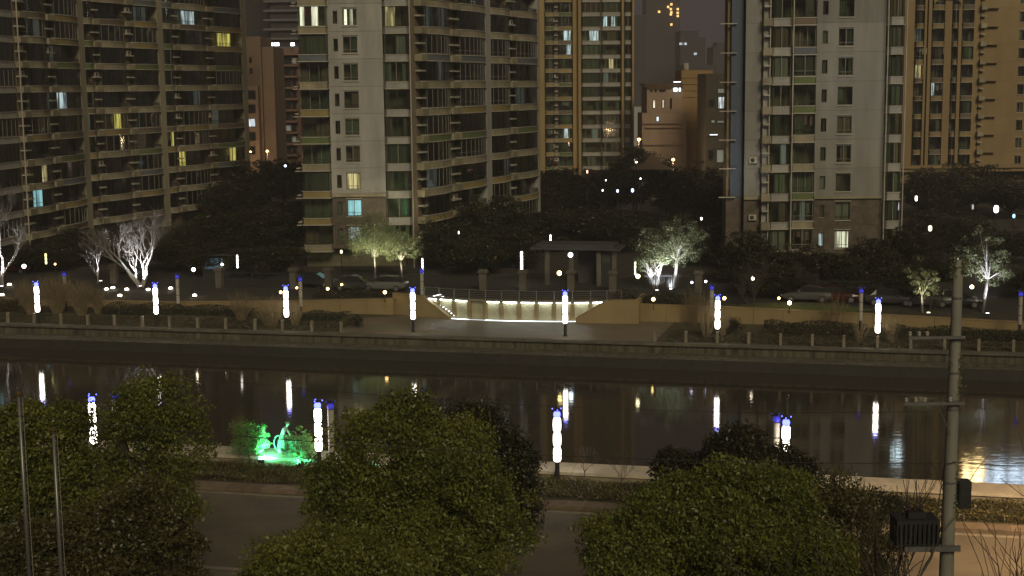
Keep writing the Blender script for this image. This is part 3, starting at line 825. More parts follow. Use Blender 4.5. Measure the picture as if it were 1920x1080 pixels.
def far_tower(label, D, px0, px1, yt, step, lines=True, extra=(), m=None):
    p = PD(px0, yt, D); q = PD(px1, yt, D); root = thing('high_rise', label, 'building', (p.x, D, GZ))
    b = MB(); b.box(p.x, q.x, D, D + 25, 0, p.z)
    for (a, c, y2) in extra:
        p2 = PD(a, y2, D); q2 = PD(c, y2, D); b.box(p2.x, q2.x, D + 3, D + 18, p.z + .01, p2.z)
    b.obj('wall', m or m_hz, root, -Vector(root.location))
    if lines:
        y = max(yt, -30) + step
        sl = mat('far_slab', (.22, .21, .22), .9); 
        while y < 330:
            a = PD(px0, y, D); c = PD(px1, y, D); b = MB(); b.box(a.x - .3, c.x + .3, D - 1.2, D - .01, a.z, a.z + D / 2667 * step * .22)
            b.obj('floor_slab', sl, root, -Vector(root.location)); y += step
    return root
far_tower('dim grey tower with pale floor bands behind the pale tower', 430, 497, 560, -260, 17.5)
far_tower('tall unlit tower behind the left slab, narrow part showing', 480, 452, 494, -200, 16, lines=False)
ht = far_tower('far hazy high rise with amber window lights near its stepped top', 820, 1212, 1276, -70, 11, lines=False, extra=((1225, 1262, -110),))
for x, y in ((1253, 13), (1259, 8), (1258, 17), (1259, 23), (1258, 27), (1271, 24), (1271, 30), (1259, 46), (1236, 22), (1271, 17)):
    p = PD(x, y, 819); b = MB(); b.box(p.x - .6, p.x + .6, 819, 819.9, p.z - .6, p.z + .6); b.obj('window', emis('amber_far_window', (1, .62, .2), 1.6) if 'aw' not in _cache else _cache['aw'], ht, -Vector(ht.location))
far_tower('far hazy slab left of the amber lit high rise', 700, 1187, 1212, 28, 12, lines=False)
h2 = far_tower('far low hazy block right of the amber lit high rise', 760, 1276, 1310, 58, 12, lines=False)
for x, y in ((1285, 82), (1277, 82), (1304, 101)):
    p = PD(x, y, 759); b = MB(); b.box(p.x - .7, p.x + .7, 759, 759.9, p.z - .6, p.z + .6); b.obj('window', L_cool, h2, -Vector(h2.location))
far_tower('far narrow hazy block with a flat top', 780, 1309, 1323, 69, 12, lines=False)
far_tower('far hazy stepped block next to the blue striped tower', 800, 1337, 1372, 88, 12, lines=False, extra=((1345, 1372, 79),))
far_tower('far low hazy block over the orange stair tower', 720, 1283, 1345, 122, 12, lines=False)
# pavilion building under the hazy towers
D7 = 285
w = [(1224, 1229, 187, 203, 0, L_white), (1241, 1245, 187, 203, 0, L_white), (1256, 1260, 184, 204, 0, gd), (1230, 1236, 218, 228, -2, L_cool), (1229, 1234, 244, 264, 0, gd), (1243, 1249, 244, 272, 0, gd), (1256, 1262, 244, 272, 0, gd),
     (1219, 1224, 165, 172, 0, gd), (1227, 1232, 165, 172, 0, gd), (1236, 1248, 165, 172, 0, gd), (1262, 1271, 164, 172, -.5, L_tiny), (1272, 1277, 164, 172, -.5, L_tiny), (1262, 1277, 152, 155, -.5, L_tiny)]
pv = simple('apartment_building', 'sodium toned peach pavilion fronted building with flared roof cornice', D7, [(1213, 1280, 160, 12, 0, M['wall_peach_sodium']), (1204, 1278, 212, 10, -2, M['wall_peach_sodium']), (1278, 1337, 132, 10, .4, M['wall_orange_sodium']), (1278, 1288, 212, 2, -1.6, M['wall_peach_sodium']), (1322, 1345, 166, 8, .8, M['wall_orange_sodium'])], w)
pl = PD(1206, 160, D7); pr = PD(1279, 160, D7)
b = MB(); b.loft([[(pl.x + 1.2, D7 - .05, pl.z - .9), (pr.x, D7 - .05, pl.z - .9), (pr.x, D7 + 8, pl.z - .9), (pl.x + 1.2, D7 + 8, pl.z - .9)], [(pl.x - .2, D7 - 1.5, pl.z + .35), (pr.x, D7 - 1.5, pl.z + .35), (pr.x, D7 + 8, pl.z + .35), (pl.x - .2, D7 + 8, pl.z + .35)]])
b.obj('cornice', M['wall_peach_sodium'], pv, -Vector(pv.location))
for yy, a, c in ((232, 1204, 1279), (240, 1210, 1279), (272, 1206, 1279)):
    p = PD(a, yy, D7 - 2.4); q = PD(c, yy, D7 - 2.4); b = MB(); b.box(p.x, q.x, D7 - 2.5, D7 - 2.01, p.z, p.z + .35); b.obj('string_course', M['wall_peach_sodium'], pv, -Vector(pv.location))
for yy in (146, 158, 170, 182):
    p = PD(1278, yy, D7); q = PD(1337, yy, D7); b = MB(); b.box(p.x - .05, q.x + .05, D7 + .2, D7 + .397, p.z, p.z + .18); b.obj('string_course', M['wall_tan_sodium'], pv, -Vector(pv.location))
b = MB(); p = PD(1291, 131, D7); b.lathe([(.5, 0), (.6, .5), (.5, 1.4)], 8, (p.x, D7 + 4, p.z)); b.obj('roof_tank', M['white'], pv, -Vector(pv.location))
w = [(1345, 1360, 165, 175, 0, L_dim), (1346, 1361, 181, 204, 0, L_cool), (1333, 1341, 224, 231, 0, L_dim), (1344, 1360, 225, 231, 0, L_dim), (1343, 1363, 280, 305, 0, L_dim), (1328, 1338, 281, 300, 0, gd), (1329, 1340, 186, 200, 0, gd), (1330, 1346, 251, 254, -.4, L_tiny)]
simple('apartment_building', 'dark block with lit windows squeezed beside the blue striped tower', 262, [(1324, 1400, 138, 12, 0, mat('dark_olive_render', (.10, .085, .055), .85, .2, .5)), ], w)
simple('low_building', 'bright white low building at the foot of the ochre block', 330, [(1186, 1212, 201, 10, 0, M['floodlit_white'])], [(1199, 1204, 212, 218, 0, gd), (1199, 1204, 232, 238, 0, gd), (1200, 1204, 244, 249, 0, L_tiny)])

# switch rooms on: the window nearest to each lit spot of the photograph
LIT = [(655, 35, L_white), (580, 42, L_white), (722, 22, L_warm), (663, 335, L_warm), (665, 384, L_cyan), (665, 430, L_cool),
       (1580, 437, L_white), (1541, 434, L_cool), (1470, 282, L_dim), (205, 232, L_yel), (330, 264, L_yel), (372, 293, L_yel), (405, 293, L_yel), (105, 108, L_dim), (358, 47, L_cool), (395, 50, L_yel), (368, 190, L_dim),
       (420, 225, L_dim), (75, 370, L_cyan), (8, 332, L_cyan), (103, 322, L_warm), (60, 60, L_dim), (240, 45, L_dim), (185, 232, L_dim), (140, 190, L_cool),
       (850, 45, L_dim), (860, 130, L_dim), (846, 318, L_dim), (937, 300, L_dim), (985, 160, L_dim), (1050, 55, L_cool), (1050, 84, L_cool), (1105, 57, L_cool), (1145, 35, L_cool), (1150, 133, L_dim), (1052, 262, L_cool), (1088, 262, L_cyan), (1105, 262, L_dim), (1146, 110, L_warm),
       (1725, 65, L_dim), (1720, 120, L_warm), (1757, 181, L_cool), (1497, 375, L_dim)]
for x, y, m in LIT:
    best = min(WINDOWS, key=lambda q: (proj(q[2])[0] - x) ** 2 + (proj(q[2])[1] - y) ** 2)
    o, c, ctr, key, path, z0, z1 = best
    if (proj(ctr)[0] - x) ** 2 + (proj(ctr)[1] - y) ** 2 > 35 ** 2: continue
    wpx = plen(path) * FPX / ctr.y
    sp = random.choice([[(.03, .5)], [(.42, .9)], [(.1, .3), (.5, .7)]]) if y < 60 else ([(.12, .34), (.48, .62)] if ctr.x < -40 else [(0.03, .97)]) if wpx < 36 else random.choice([[(.1, .36)], [(.4, .62)], [(.55, .85)]])
    c.data = cached(key + ('lit', str(sp)), lambda: curtain_mesh(path, z0, z1, sp))
    c.material_slots[0].link = 'OBJECT'; c.material_slots[0].material = m

# ------------------------------------------------------------------ walls of the far bank
def wall_run(name, label, s0, s1, t, zb, ztop, m, th=.35, cap=True):
    root = thing(name, label, 'wall', F((s0 + s1) / 2, t, zb)); L0 = Vector(root.location)
    n = max(2, int((s1 - s0) / 2.4)); b = MB()
    xs = np.linspace(s0, s1, n + 1)
    for i in range(n):                                  # one coursed panel between joints
        b = MB(); a, c = xs[i] + .012, xs[i + 1] - .012
        b.loft([[tuple(F(a, t, zb) - L0), tuple(F(a, t + th, zb) - L0), tuple(F(a, t + th, ztop(a)) - L0), tuple(F(a, t, ztop(a)) - L0)],
                [tuple(F(c, t, zb) - L0), tuple(F(c, t + th, zb) - L0), tuple(F(c, t + th, ztop(c)) - L0), tuple(F(c, t, ztop(c)) - L0)]])
        b.obj('wall_panel', m, root)
        if cap:
            b = MB(); a, c = xs[i], xs[i + 1]
            b.loft([[tuple(F(q, t - .05, ztop(q) + .004) - L0), tuple(F(q, t + th + .05, ztop(q) + .004) - L0), tuple(F(q, t + th + .05, ztop(q) + .1) - L0), tuple(F(q, t - .05, ztop(q) + .1) - L0)] for q in (a + .006, c - .006)])
            b.obj('coping_stone', m, root)
    return root
wall_run('retaining_wall', 'cream retaining wall between the dry bushes and the sloped stair wall', s_px(300), s_px(738), WALL_T, 1.6, wall_top, m_cream)
wall_run('retaining_wall', 'low cream wall behind the dry willow bushes by the bare white tree', s_px(-40), s_px(298), WALL_T + .1, 1.6, wall_top, m_cream)
wall_run('retaining_wall', 'long cream retaining wall behind the hedge, right of the stair', s_px(1196), s_px(2050), WALL_T, 1.6, wall_top, m_cream)
def wing(label, a, c, profile, th=.4, flip=1):
    """vertical wall from a to c, profile: (fraction along, height)"""
    d = c - a; L = d.length; root = thing('stair_wall', label, 'wall', a); rz = math.atan2(d.y, d.x)
    root.rotation_euler = (0, 0, rz)
    pts = [(0, 0)] + [(u * L, h) for u, h in profile] + [(L, 0)]
    b = MB(); b.loft([[(x, 0, z - .2 if z == 0 else z) for x, z in pts], [(x, th, z - .2 if z == 0 else z) for x, z in pts]])
    b.obj('wall_body', m_cream, root)
    b = MB(); top = pts[1:-1]
    for i in range(len(top) - 1):
        (x0, z0), (x1, z1) = top[i], top[i + 1]
        b.loft([[(x, -.05, z + .003), (x, th + .05, z + .003), (x, th + .05, z + .07), (x, -.05, z + .07)] for x, z in ((x0, z0), (x1, z1))])
    b.obj('coping', m_cream, root)
    return root
LW0 = P(737, 589, 1.8); LW1 = P(843, 598.5, 1.8)
wing('cream sloping wall falling to the right below the lit steps', LW0, LW1, [(0, 1.95), (.54, 1.85), (1, .12)])
RW0 = P(1079, 606, 1.8); RW1 = P(1197, 607, 1.8)
wing('cream sloping wall rising to the right beside the curved lit wall', RW0, RW1, [(0, .45), (.5, 2.0), (1, 2.08)])
b = MB()                                                # return of the right wing
b.loft([[tuple(RW1 + V * y + Vector((0, 0, z))) for y, z in ((0.401, -.2), (4.5, -.2), (4.5, 2.05), (.401, 2.05))], [tuple(RW1 - U * .35 + V * y + Vector((0, 0, z))) for y, z in ((0.401, -.2), (4.5, -.2), (4.5, 2.05), (.401, 2.05))]])
tag(b.obj('stair_wall', m_cream), 'short end return of the right sloping stair wall', 'wall')

# lit stair behind the left sloping wall
stair = thing('stair', 'flight of steps with glowing edges left of the curved wall', 'stairs', P(820, 585, 1.8))
L0 = Vector(stair.location); d = (LW1 - LW0).normalized(); nv = Vector((-d.y, d.x, 0)); rz = math.atan2(d.y, d.x)
Ls = (LW1 - LW0).length; n = 10
for i in range(n):
    x1 = Ls * 1.02 - i * Ls * .46 / n; x0 = Ls * .5; h = .32 + i * (1.85 - .32) / (n - 1)
    b = MB(); b.box(x1 - Ls * .46 / n - .02, x1, .42, 2.4, 0, h); 
    stp = b.obj('step', M['stone'], stair, LW0 - L0, rz)
    b = MB(); b.box(x1 + .002, x1 + .03, .45, 2.35, h - .06, h - .01); b.obj('light_strip', M['led'], stp)
# curved wall, a bay of lit panel between piers, led lines above and below
lw = thing('curved_wall', 'curved retaining wall washed by white strip lights in bays', 'wall', F(st(P(970, 603, 1.8))[0], st(P(970, 603, 1.8))[1], 1.8))
L0 = Vector(lw.location)
m_panel = mat('yellow_grey_stone_panel', (.58, .52, .33), .7, .25, 1.2, .3, 6, stretch=(1, 1, .6))
m_pil = mat('brown_stone_pilaster', (.40, .30, .14), .8, .2, 1.2, .3, 6)
def cwp(px):
    x = [proj(p)[0] for p in CW]
    return Vector((float(np.interp(px, x, [p.x for p in CW])), float(np.interp(px, x, [p.y for p in CW])), 0))
posts = [771, 796.5, 823.5, 851.7, 880, 910.4, 940.3, 973.5, 1006, 1039, 1073.5, 1107, 1138, 1165]
dark_bays = (4,)
for i in range(len(posts) - 1):
    a = cwp(posts[i]); c = cwp(posts[i + 1]); dd = c - a; L = dd.length; rz = math.atan2(dd.y, dd.x); base = a + Vector((0, 0, 1.8)) - L0
    b = MB(); b.box(.0, L, .06, .3, -.1, 1.72); b.obj('wall_panel', m_panel, lw, base, rz)
    b = MB(); b.box(-.19, .19, -.10, .058, -.1, 1.70); b.obj('pilaster', m_pil, lw, base, rz)
    b = MB(); b.box(0.004, L - .004, -.24, .34, 1.722, 1.86); b.obj('coping_stone', M['stone'], lw, base, rz)
    if 1 <= i < 12 and i not in dark_bays:
        b = MB(); b.box(.20, L - .20, -.20, -.12, 1.66, 1.718); b.obj('light_strip', M['led_warm'], lw, base, rz)
    if 2 <= i < 11:
        b = MB(); b.box(.01, L - .01, -.30, -.22, 0, .035); b.obj('light_strip', M['led'] if i not in dark_bays else emis('led_dim', (.8, .95, 1), 1.2), lw, base, rz)
rail = thing('railing', 'steel railing along the top of the curved wall', 'railing', Vector((L0.x, L0.y, 3.66)))
L1 = Vector(rail.location); pts = [cwp(p) + Vector((0, 0, 0)) for p in posts[1:]]
for p in pts:
    q = p - Vector((L1.x, L1.y, 0)); b = MB(); b.box(-.035, .035, -.035, .035, 0, .85); b.obj('post', M['steel'], rail, (q.x, q.y, 0))
for z, r_ in ((.85, .035), (.62, .014), (.45, .014), (.28, .014), (.12, .014)):
    b = MB(); b.tube([(p.x - L1.x, p.y - L1.y, z) for p in pts], r_, 6); b.obj('rail', M['steel'], rail)

# ------------------------------------------------------------------ column lamps
def cyl(name, r, z0, z1, m, parent, n=14, prof=None, loc=(0, 0, 0)):
    b = MB(); b.lathe(prof or [(r, z0), (r, z1)], n); return b.obj(name, m, parent, loc, smooth=False)
def column_lamp(lit):
    root = thing('column_lamp', 'x', 'street lamp')
    b = MB(); b.lathe([(.20, 0), (.20, .05), (.13, .09), (.12, 1.0), (.16, 1.04), (.16, 1.10)], 14); b.obj('base_post', M['dark_metal'], root)
    z = 1.104
    for i in range(3):
        if lit: cyl('light_tube', .2, z, z + .74, M['lamp_white'], root, prof=[(.14, z), (.195, z + .09), (.205, z + .37), (.195, z + .65), (.14, z + .74)])
        else: cyl('light_tube', .17, z, z + .74, M['lamp_off'], root)
        z += .744
        b = MB(); b.lathe([(.15, z), (.15, z + .05)], 14); b.obj('ring', M['dark_metal'], root)
        z += .054
    cyl('top_light', .13, z, z + .34, M['lamp_blue' if lit else 'lamp_blue_dim'], root, prof=[(.17, z), (.19, z + .14), (.12, z + .30)])
    b = MB(); b.lathe([(.11, z + .302), (.30, z + .33), (.30, z + .36), (.05, z + .42), (.02, z + .62)], 14); b.obj('cap', M['dark_metal'], root)
    for k in range(3):
        an = k * 2.094; b = MB(); b.lathe([(.03, 0), (.035, .03), (.0201, .06)], 6, (.26 * math.cos(an), .26 * math.sin(an), z + .362)); b.obj('finial_light', M['lamp_blue' if lit else 'lamp_blue_dim'], root)
    return root
lamp_on = column_lamp(True); lamp_off = column_lamp(False); used_lamps = set()
def place_lamp(proto, px, py, z, label, group):
    loc = P(px, py, z)
    o = proto if id(proto) not in used_lamps else copy_tree(proto)
    used_lamps.add(id(proto)); o.location = loc; o.rotation_euler = (0, 0, random.random() * 3); o['label'] = label; o['group'] = group
    return o
on = 'glowing column lamp '; off = 'unlit pale column lamp '
for px, py, l in ((72, 607, 'among the dry willow bushes'), (294, 611, 'below the big bare white tree'), (538, 617, 'beside the bare round bush'), (775, 622, 'in front of the left sloping stair wall'),
                  (1060, 630, 'in front of the curved lit wall'), (1345, 641, 'with the orange globe close beside it'), (1645, 649, 'before the hedge, near the parked silver cars')):
    place_lamp(lamp_on, px, py, 1.8, on + l, 'glowing column lamps on the far bank')
for px, l in ((124, 'between the two dry willow bushes'), (335, 'just right of the lamp under the big bare tree'), (565, 'just right of the lamp by the bare round bush'), (792, 'at the top of the glowing steps'),
              (1334, 'just left of the lamp with the orange globe'), (1613, 'just left of the lamp before the hedge'), (1911, 'at the right edge, past the utility pole')):
    p = Q(px, 7.6 if px != 792 else 12.5, 1.8); z = 1.8 if px != 792 else 2.2
    o = lamp_off if id(lamp_off) not in used_lamps else copy_tree(lamp_off)
    used_lamps.add(id(lamp_off)); o.location = (p.x, p.y, z - .1 if px != 792 else 2.0); o['label'] = off + l; o['group'] = 'unlit column lamps on the far bank'
for px, py, l in ((599, 882, 'next to the green lit statue'), (1045, 903, 'standing clear on the near verge between the big trees'), (178, 868, 'half hidden by the left foreground trees'), (1472, 922, 'behind the right foreground trees')):
    place_lamp(lamp_on, px, py, 2.15, on + l, 'glowing column lamps on the near bank')
for px, py, l in ((623, 884, 'right of the lamp next to the statue'), (221, 866, 'right of the lamp in the left foreground trees'), (1454, 915, 'left of the lamp behind the right foreground trees')):
    place_lamp(lamp_off, px, py, 2.15, off + l, 'unlit column lamps on the near bank')

# ------------------------------------------------------------------ bollards with chains
bol = thing('bollard', 'x', 'bollard')
b = MB(); b.loft([[(x * .115, y * .115, 0) for x, y in ((-1, -1), (1, -1), (1, 1), (-1, 1))], [(x * .105, y * .105, .86) for x, y in ((-1, -1), (1, -1), (1, 1), (-1, 1))]]); b.obj('post', M['stone'], bol)
b = MB(); b.loft([[(x * .125, y * .125, .863) for x, y in ((-1, -1), (1, -1), (1, 1), (-1, 1))], [(x * .125, y * .125, .91) for x, y in ((-1, -1), (1, -1), (1, 1), (-1, 1))], [(x * .06, y * .06, .96) for x, y in ((-1, -1), (1, -1), (1, 1), (-1, 1))]]); b.obj('cap', M['stone'], bol)
ORD = ['first', 'second', 'third', 'fourth', 'fifth', 'sixth', 'seventh', 'eighth', 'ninth', 'tenth', 'eleventh', 'twelfth', 'thirteenth']
first = True; rows = []
for side, xs in (('left', [15, 65, 115, 165, 215, 267.5, 318.5, 371, 423.5, 478, 530, 585, 640]), ('right', [1228, 1286, 1345, 1404, 1463.5, 1523, 1582, 1645, 1707.5, 1771, 1835, 1900])):
    row = []
    for i, x in enumerate(xs):
        o = bol if first else copy_tree(bol); first = False
        p = Q(x, .18, 1.83); o.location = p; o.rotation_euler = (0, 0, UA); row.append(p)
        where = (f'{ORD[len(xs) - 1 - i]} from the square in the left-hand row' if side == 'left' else f'{ORD[i]} from the square in the right-hand row')
        o['label'] = 'square stone bollard, ' + where; o['group'] = 'stone bollards along the far embankment'
    rows.append((side, row))
for side, row in rows:
    root = thing('chain_fence', 'thin rails strung between the stone bollards ' + ('below the dry bushes' if side == 'left' else 'below the long hedge'), 'railing', row[0])
    for i in range(len(row) - 1):
        for h in (.38, .7):
            a = row[i] + U * .11; c = row[i + 1] - U * .11; b = MB()
            b.tube([Vector((*(a + (c - a) * u).xy, 1.83 + h - .05 * math.sin(math.pi * u))) - row[0] for u in (0, .25, .5, .75, 1)], .014, 4); b.obj('rail', M['dark_metal'], root)

# ------------------------------------------------------------------ small lights of the garden and estate
def gpos(px, py):                                      # a spot on the upper ground behind the far wall
    z = 3.2
    for _ in range(12):
        p = P(px, py, z); s, t = st(p); z = ground_z(s, max(t, WALL_T + .2))
    return Vector((p.x, p.y, z))
def globe_lamp(px, py, h, m, label, r=.14, group='globe lamps along the far bank', energy=0):
    base = gpos(px, py + h * 20.5) if py + h * 20.5 > 540 else gpos(px, py + h * 20)
    root = thing('globe_lamp', label, 'garden lamp', base, group=group)
    b = MB(); b.lathe([(.10, 0), (.10, .06), (.035, .1), (.03, h - r), (.07, h - r + .02)], 8); b.obj('post', M['dark_metal'], root)
    b = MB(); r *= .85 if r > .17 else 1; b.lathe([(max(.01, r * math.sin(math.pi * i / 8)), h - r * math.cos(math.pi * i / 8) + .02) for i in range(9)], 12); b.obj('globe', m, root, smooth=True)
    return root
GW, GH = M['globe_warm'], M['globe_white']
for a in ((527, 547.5, .9, GW, 'amber globe lamp touching the lamp by the bare round bush'), (615, 541, .9, GW, 'amber globe lamp on the lawn above the left cream wall'), (722, 548, .9, GW, 'amber globe lamp at the end of the left cream wall', .19),
          (557, 539, .8, GW, 'small amber globe lamp behind the unlit lamp by the round bush', .11), (641, 533, .8, GW, 'small amber globe lamp below the pale tower corner', .11), (1225, 562, .9, GW, 'amber globe lamp just right of the sloping stair wall', .19),
          (1358, 560, .9, GW, 'orange white globe lamp beside the right lit column lamp', .18), (1480, 569, .8, GH, 'bright globe lamp on the grass mound before the silver cars', .2), (1460, 560, .9, GW, 'faint globe lamp up left of the grass mound', .12),
          (48, 497, 2.6, GH, 'bright globe lamp beside the leftmost bare tree', .24), (365, 502, 2.6, GH, 'bright globe lamp on a post near the blue lit window', .22), (418, 493, 2.2, GH, 'small globe lamp left of the hanging light tube', .12),
          (1049, 512, 2.4, emis('globe_yellow', (1, .75, .28), 12), 'yellow globe lamp in front of the gatehouse', .24), (1196, 519, 2.6, emis('globe_yellow_2', (1, .86, .5), 12), 'yellow globe lamp on a tall post left of the pale trees', .22),
          (1411, 523, 2.2, GH, 'small white lamp between the gate pillars and silver cars', .15), (1821, 539, 1.6, emis('globe_lime', (1, .9, .5), 10), 'pale globe lamp left of the white trunked lit tree', .2),
          (1297, 530, 1.8, emis('globe_violet', (.75, .7, 1), 9), 'violet white lamp right of the pale trees', .11), (1323, 528, 1.8, emis('globe_violet_2', (.75, .7, 1), 9), 'second violet white lamp, nearer the lit column lamp', .11),
          (106, 494, 2.4, GW, 'tiny amber lamp under the left slab', .1), (1070, 475, 3.4, M['globe_cool'], 'blue white lamp before the gatehouse roof', .26)):
    globe_lamp(*a)
gl = thing('ground_light', 'x', 'ground light'); b = MB(); b.lathe([(.22, 0), (.24, .06), (.2, .1)], 12); b.obj('housing', M['dark_metal'], gl)
b = MB(); b.lathe([(.19, .102), (.21, .2), (.10, .27)], 12); b.obj('lens', M['globe_white'], gl)
for i, (px, py, l) in enumerate(((200, 547, 'under the small bare tree'), (212, 544, 'second under the small bare tree'), (238, 547, 'left of the big bare white trunk'), (278, 547, 'right of the big bare white trunk'), (225, 557, 'below the big bare white tree on the wall edge'),
                                 (365, 556, 'under the globe lamp post right of the unlit lamp'), (320, 544, 'left of the unlit lamp by the big bare tree'), (4, 556, 'at the left edge below the hedge'), (18, 541, 'beside the red car'))):
    o = gl if i == 0 else copy_tree(gl); o.location = gpos(px, py + 1) + Vector((0, 0, .0)); o['label'] = 'white ground light ' + l; o['group'] = 'ground lights on the far bank'
def light_tube(px, py, h, D, m, label, r=.09):
    p = PD(px, py, D); root = thing('light_tube', label, 'light', (p.x, p.y, p.z), group='glowing tubes hung among the trees')
    n = max(2, int(h / .28))
    for i in range(n):
        b = MB(); b.lathe([(r * .7, -h / 2 + i * h / n), (r, -h / 2 + (i + .3) * h / n), (r * .8, -h / 2 + (i + .9) * h / n)], 8); b.obj('bulb', m, root)
    b = MB(); b.tube([(0, .12, -h / 2), (0, .12, h / 2 + .5)], .025, 5); b.obj('rod', M['dark_metal'], root)
LT = emis('tube_white', (1, .95, .85), 6); LY = emis('tube_yellow', (.95, .85, .35), 2.5)
light_tube(445, 490, 1.3, 139, LT, 'white light tube by the blue lit shop glass'); light_tube(792, 499, 1.6, 139, LT, 'white light tube right of the green lit trees', .08)
light_tube(978, 489, 1.9, 140, LT, 'white light tube on a gate pillar left of the gatehouse', .13); light_tube(1032, 447, .8, 146, LT, 'short white light over the gatehouse roof')
light_tube(1191, 503, 1.3, 138, emis('tube_lime', (.9, .95, .6), 4), 'lime white light tube left of the pale trees'); light_tube(86, 485, 1.1, 142, LY, 'yellow light tube under the left slab', .11)
def lantern(px, py, D, m, label, w=.3, h=.5):
    p = PD(px, py, D); root = thing('lantern', label, 'lantern', p, group='lights far among the dark trees')
    b = MB(); w *= .65; h *= .75; b.lathe([(w * .6, -h / 2), (w, -h / 4), (w, h / 4), (w * .6, h / 2)], 8); b.obj('glass', m, root)
    b = MB(); b.lathe([(w * .75, h / 2 + .003), (w * .3, h / 2 + .12), (.02, h / 2 + .3)], 8); b.obj('hood', M['dark_metal'], root)
    g_ = p.z - GZ; b = MB(); b.tube([(0, .0, -g_), (0, 0, -h / 2 - .003)], [.05, .03], 6); b.obj('post', M['dark_metal'], root)
Lb = emis('lantern_blue', (.55, .7, 1), 6); Lw = emis('lantern_white', (1, .95, .8), 6); Lv = emis('lantern_violet', (.85, .8, 1), 8)
for a in ((1130, 357, 165, Lb, 'blue light first in the row under the ochre block', .14, .3), (1158, 358, 165, Lb, 'blue light in the middle of the row under the ochre block', .18, .4), (1186, 357, 165, Lb, 'brightest blue light of the row under the ochre block', .22, .5),
          (1136, 338, 165, Lw, 'tiny white light above the blue row', .1, .2), (1201, 335, 165, Lw, 'tiny white light right above the blue row', .1, .3), (1101, 322, 175, emis('lantern_red', (1, .5, .4), 3), 'pinkish light among treetops', .16, .5), (1193, 304, 175, Lw, 'white light beside the tent shaped roof', .2, .25),
          (1718, 372, 150, Lw, 'white light right of the right tower', .2, .7), (1744, 428, 150, emis('lantern_cream', (1, .9, .6), 2.5), 'cream lantern low right of the right tower', .3, .8), (1868, 392, 165, Lv, 'big violet white light at the far right', .42, 1.1), (1901, 405, 165, emis('lantern_cyan', (.4, .75, 1), 2), 'cyan light near the right edge', .25, .6),
          (1824, 388, 170, emis('lantern_grey', (.7, .75, .7), .5), 'faint grey light left of the violet light', .2, .8), (1315, 410, 150, Lw, 'small white light above the pale trees', .14, .4), (535, 311, 200, Lb, 'blue white light above the trees by the pale tower', .25, .4), (640, 472, 150, emis('wall_lamp_dim', (1, .85, .6), 2), 'wall lamp on the brown stone base of the pale tower', .2, .5),
          (930, 483, 150, emis('lantern_orange', (.9, .45, .15), .8), 'dull orange light left of the gate', .3, .5), (860, 366 + 70, 150, Lw, 'sliver of white light low on the tower flank', .08, .4)):
    lantern(*a)
# sodium street lamps between the far blocks
def street_lamp(px, py, D, zb, watts, label, head=.35):
    p = PD(px, py, D); root = thing('street_lamp', label, 'street lamp', (p.x, p.y, zb), group='sodium street lamps between the far blocks'); h = p.z - zb
    b = MB(); b.tube([(0, 0, 0), (0, 0, h - .1)], [.12, .06], 8); b.obj('pole', M['steel'], root)
    b = MB(); b.lathe([(.06, h - .1), (head, h - .02), (head, h + .1), (.05, h + .3)], 10); b.obj('head', M['sodium'], root)
    l = bpy.data.lights.new('sodium_light', 'POINT'); l.energy = watts; l.color = (1, .66, .38); l.shadow_soft_size = .4
    lo = bpy.data.objects.new('sodium_light', l); lo.location = (0, -.9, h - .2); link(lo, root)
street_lamp(467, 285, 288, GZ, 1500, 'orange street lamp below the tan end wall', .5)
street_lamp(501, 284, 292, GZ, 500, 'small orange street lamp right of the tan end wall', .25)
street_lamp(1198, 262, 262, GZ, 1300, 'orange street lamp beside the peach pavilion building', .3)
street_lamp(1262, 300, 262, GZ, 1200, 'orange street lamp below the ochre stair tower', .3)

# ------------------------------------------------------------------ gatehouse, gate pillars, fence, canopy
gh = thing('gatehouse', 'small dark gatehouse with a flat overhanging roof', 'gatehouse', gpos(1075, 536)); L0 = Vector(gh.location)
k = (L0.y) / 2667
b = MB(); b.box(-4.2, 4.6, -.5, 3.5, 3.55, 3.75); b.box(-3.6, 4.0, -.2, 3.2, 3.752, 4.05); b.obj('roof', mat('grey_roof', (.08, .075, .075), .8), gh, rz=UA)
for x in (-2.6, -.2, 2.5, 4.0):
    b = MB(); b.box(x - .22, x + .22, 0, .44, 0, 3.548); b.obj('column', M['concrete'], gh, rz=UA)
b = MB(); b.box(2.75, 3.75, .3, 3, 0, 3.54); b.box(.1, 2.4, 2.2, 3, 0, 3.54); b.obj('booth', mat('booth_wall', (.07, .065, .065), .8), gh, rz=UA)
b = MB(); b.box(2.9, 3.55, .24, .298, 0, 2.3); b.obj('door', M['dark_metal'], gh, rz=UA)
pil = thing('gate_pillar', 'x', 'gate pillar')
b = MB(); b.box(-.32, .32, -.32, .32, 0, 1.75); b.obj('shaft', M['concrete'], pil)
b = MB(); b.box(-.46, .46, -.46, .46, 1.753, 1.88); b.box(-.38, .38, -.38, .38, 1.883, 2.05); b.obj('cap', M['concrete'], pil)
for i, (px, py, l) in enumerate(((551, 541, 'in front of the pale tower corner'), (617, 541, 'right of the first, under the brown stone base'), (906, 545, 'left of the estate gate'), (981, 546, 'under the hanging light tube at the gate'), (1071, 547, 'in front of the gatehouse'), (1149, 548, 'right of the gatehouse'),
                                 (1310, 548, 'behind the right lit column lamp'), (1390, 552, 'left of the small white lamp'), (1470, 556, 'left behind the silver cars'), (215, 532, 'behind the big bare white tree'), (412, 540, 'near the blue lit shop glass'))):
    o = pil if i == 0 else copy_tree(pil); o.location = gpos(px, py); o.rotation_euler = (0, 0, UA); o['label'] = 'stone gate pillar ' + l; o['group'] = 'stone pillars of the estate fence'
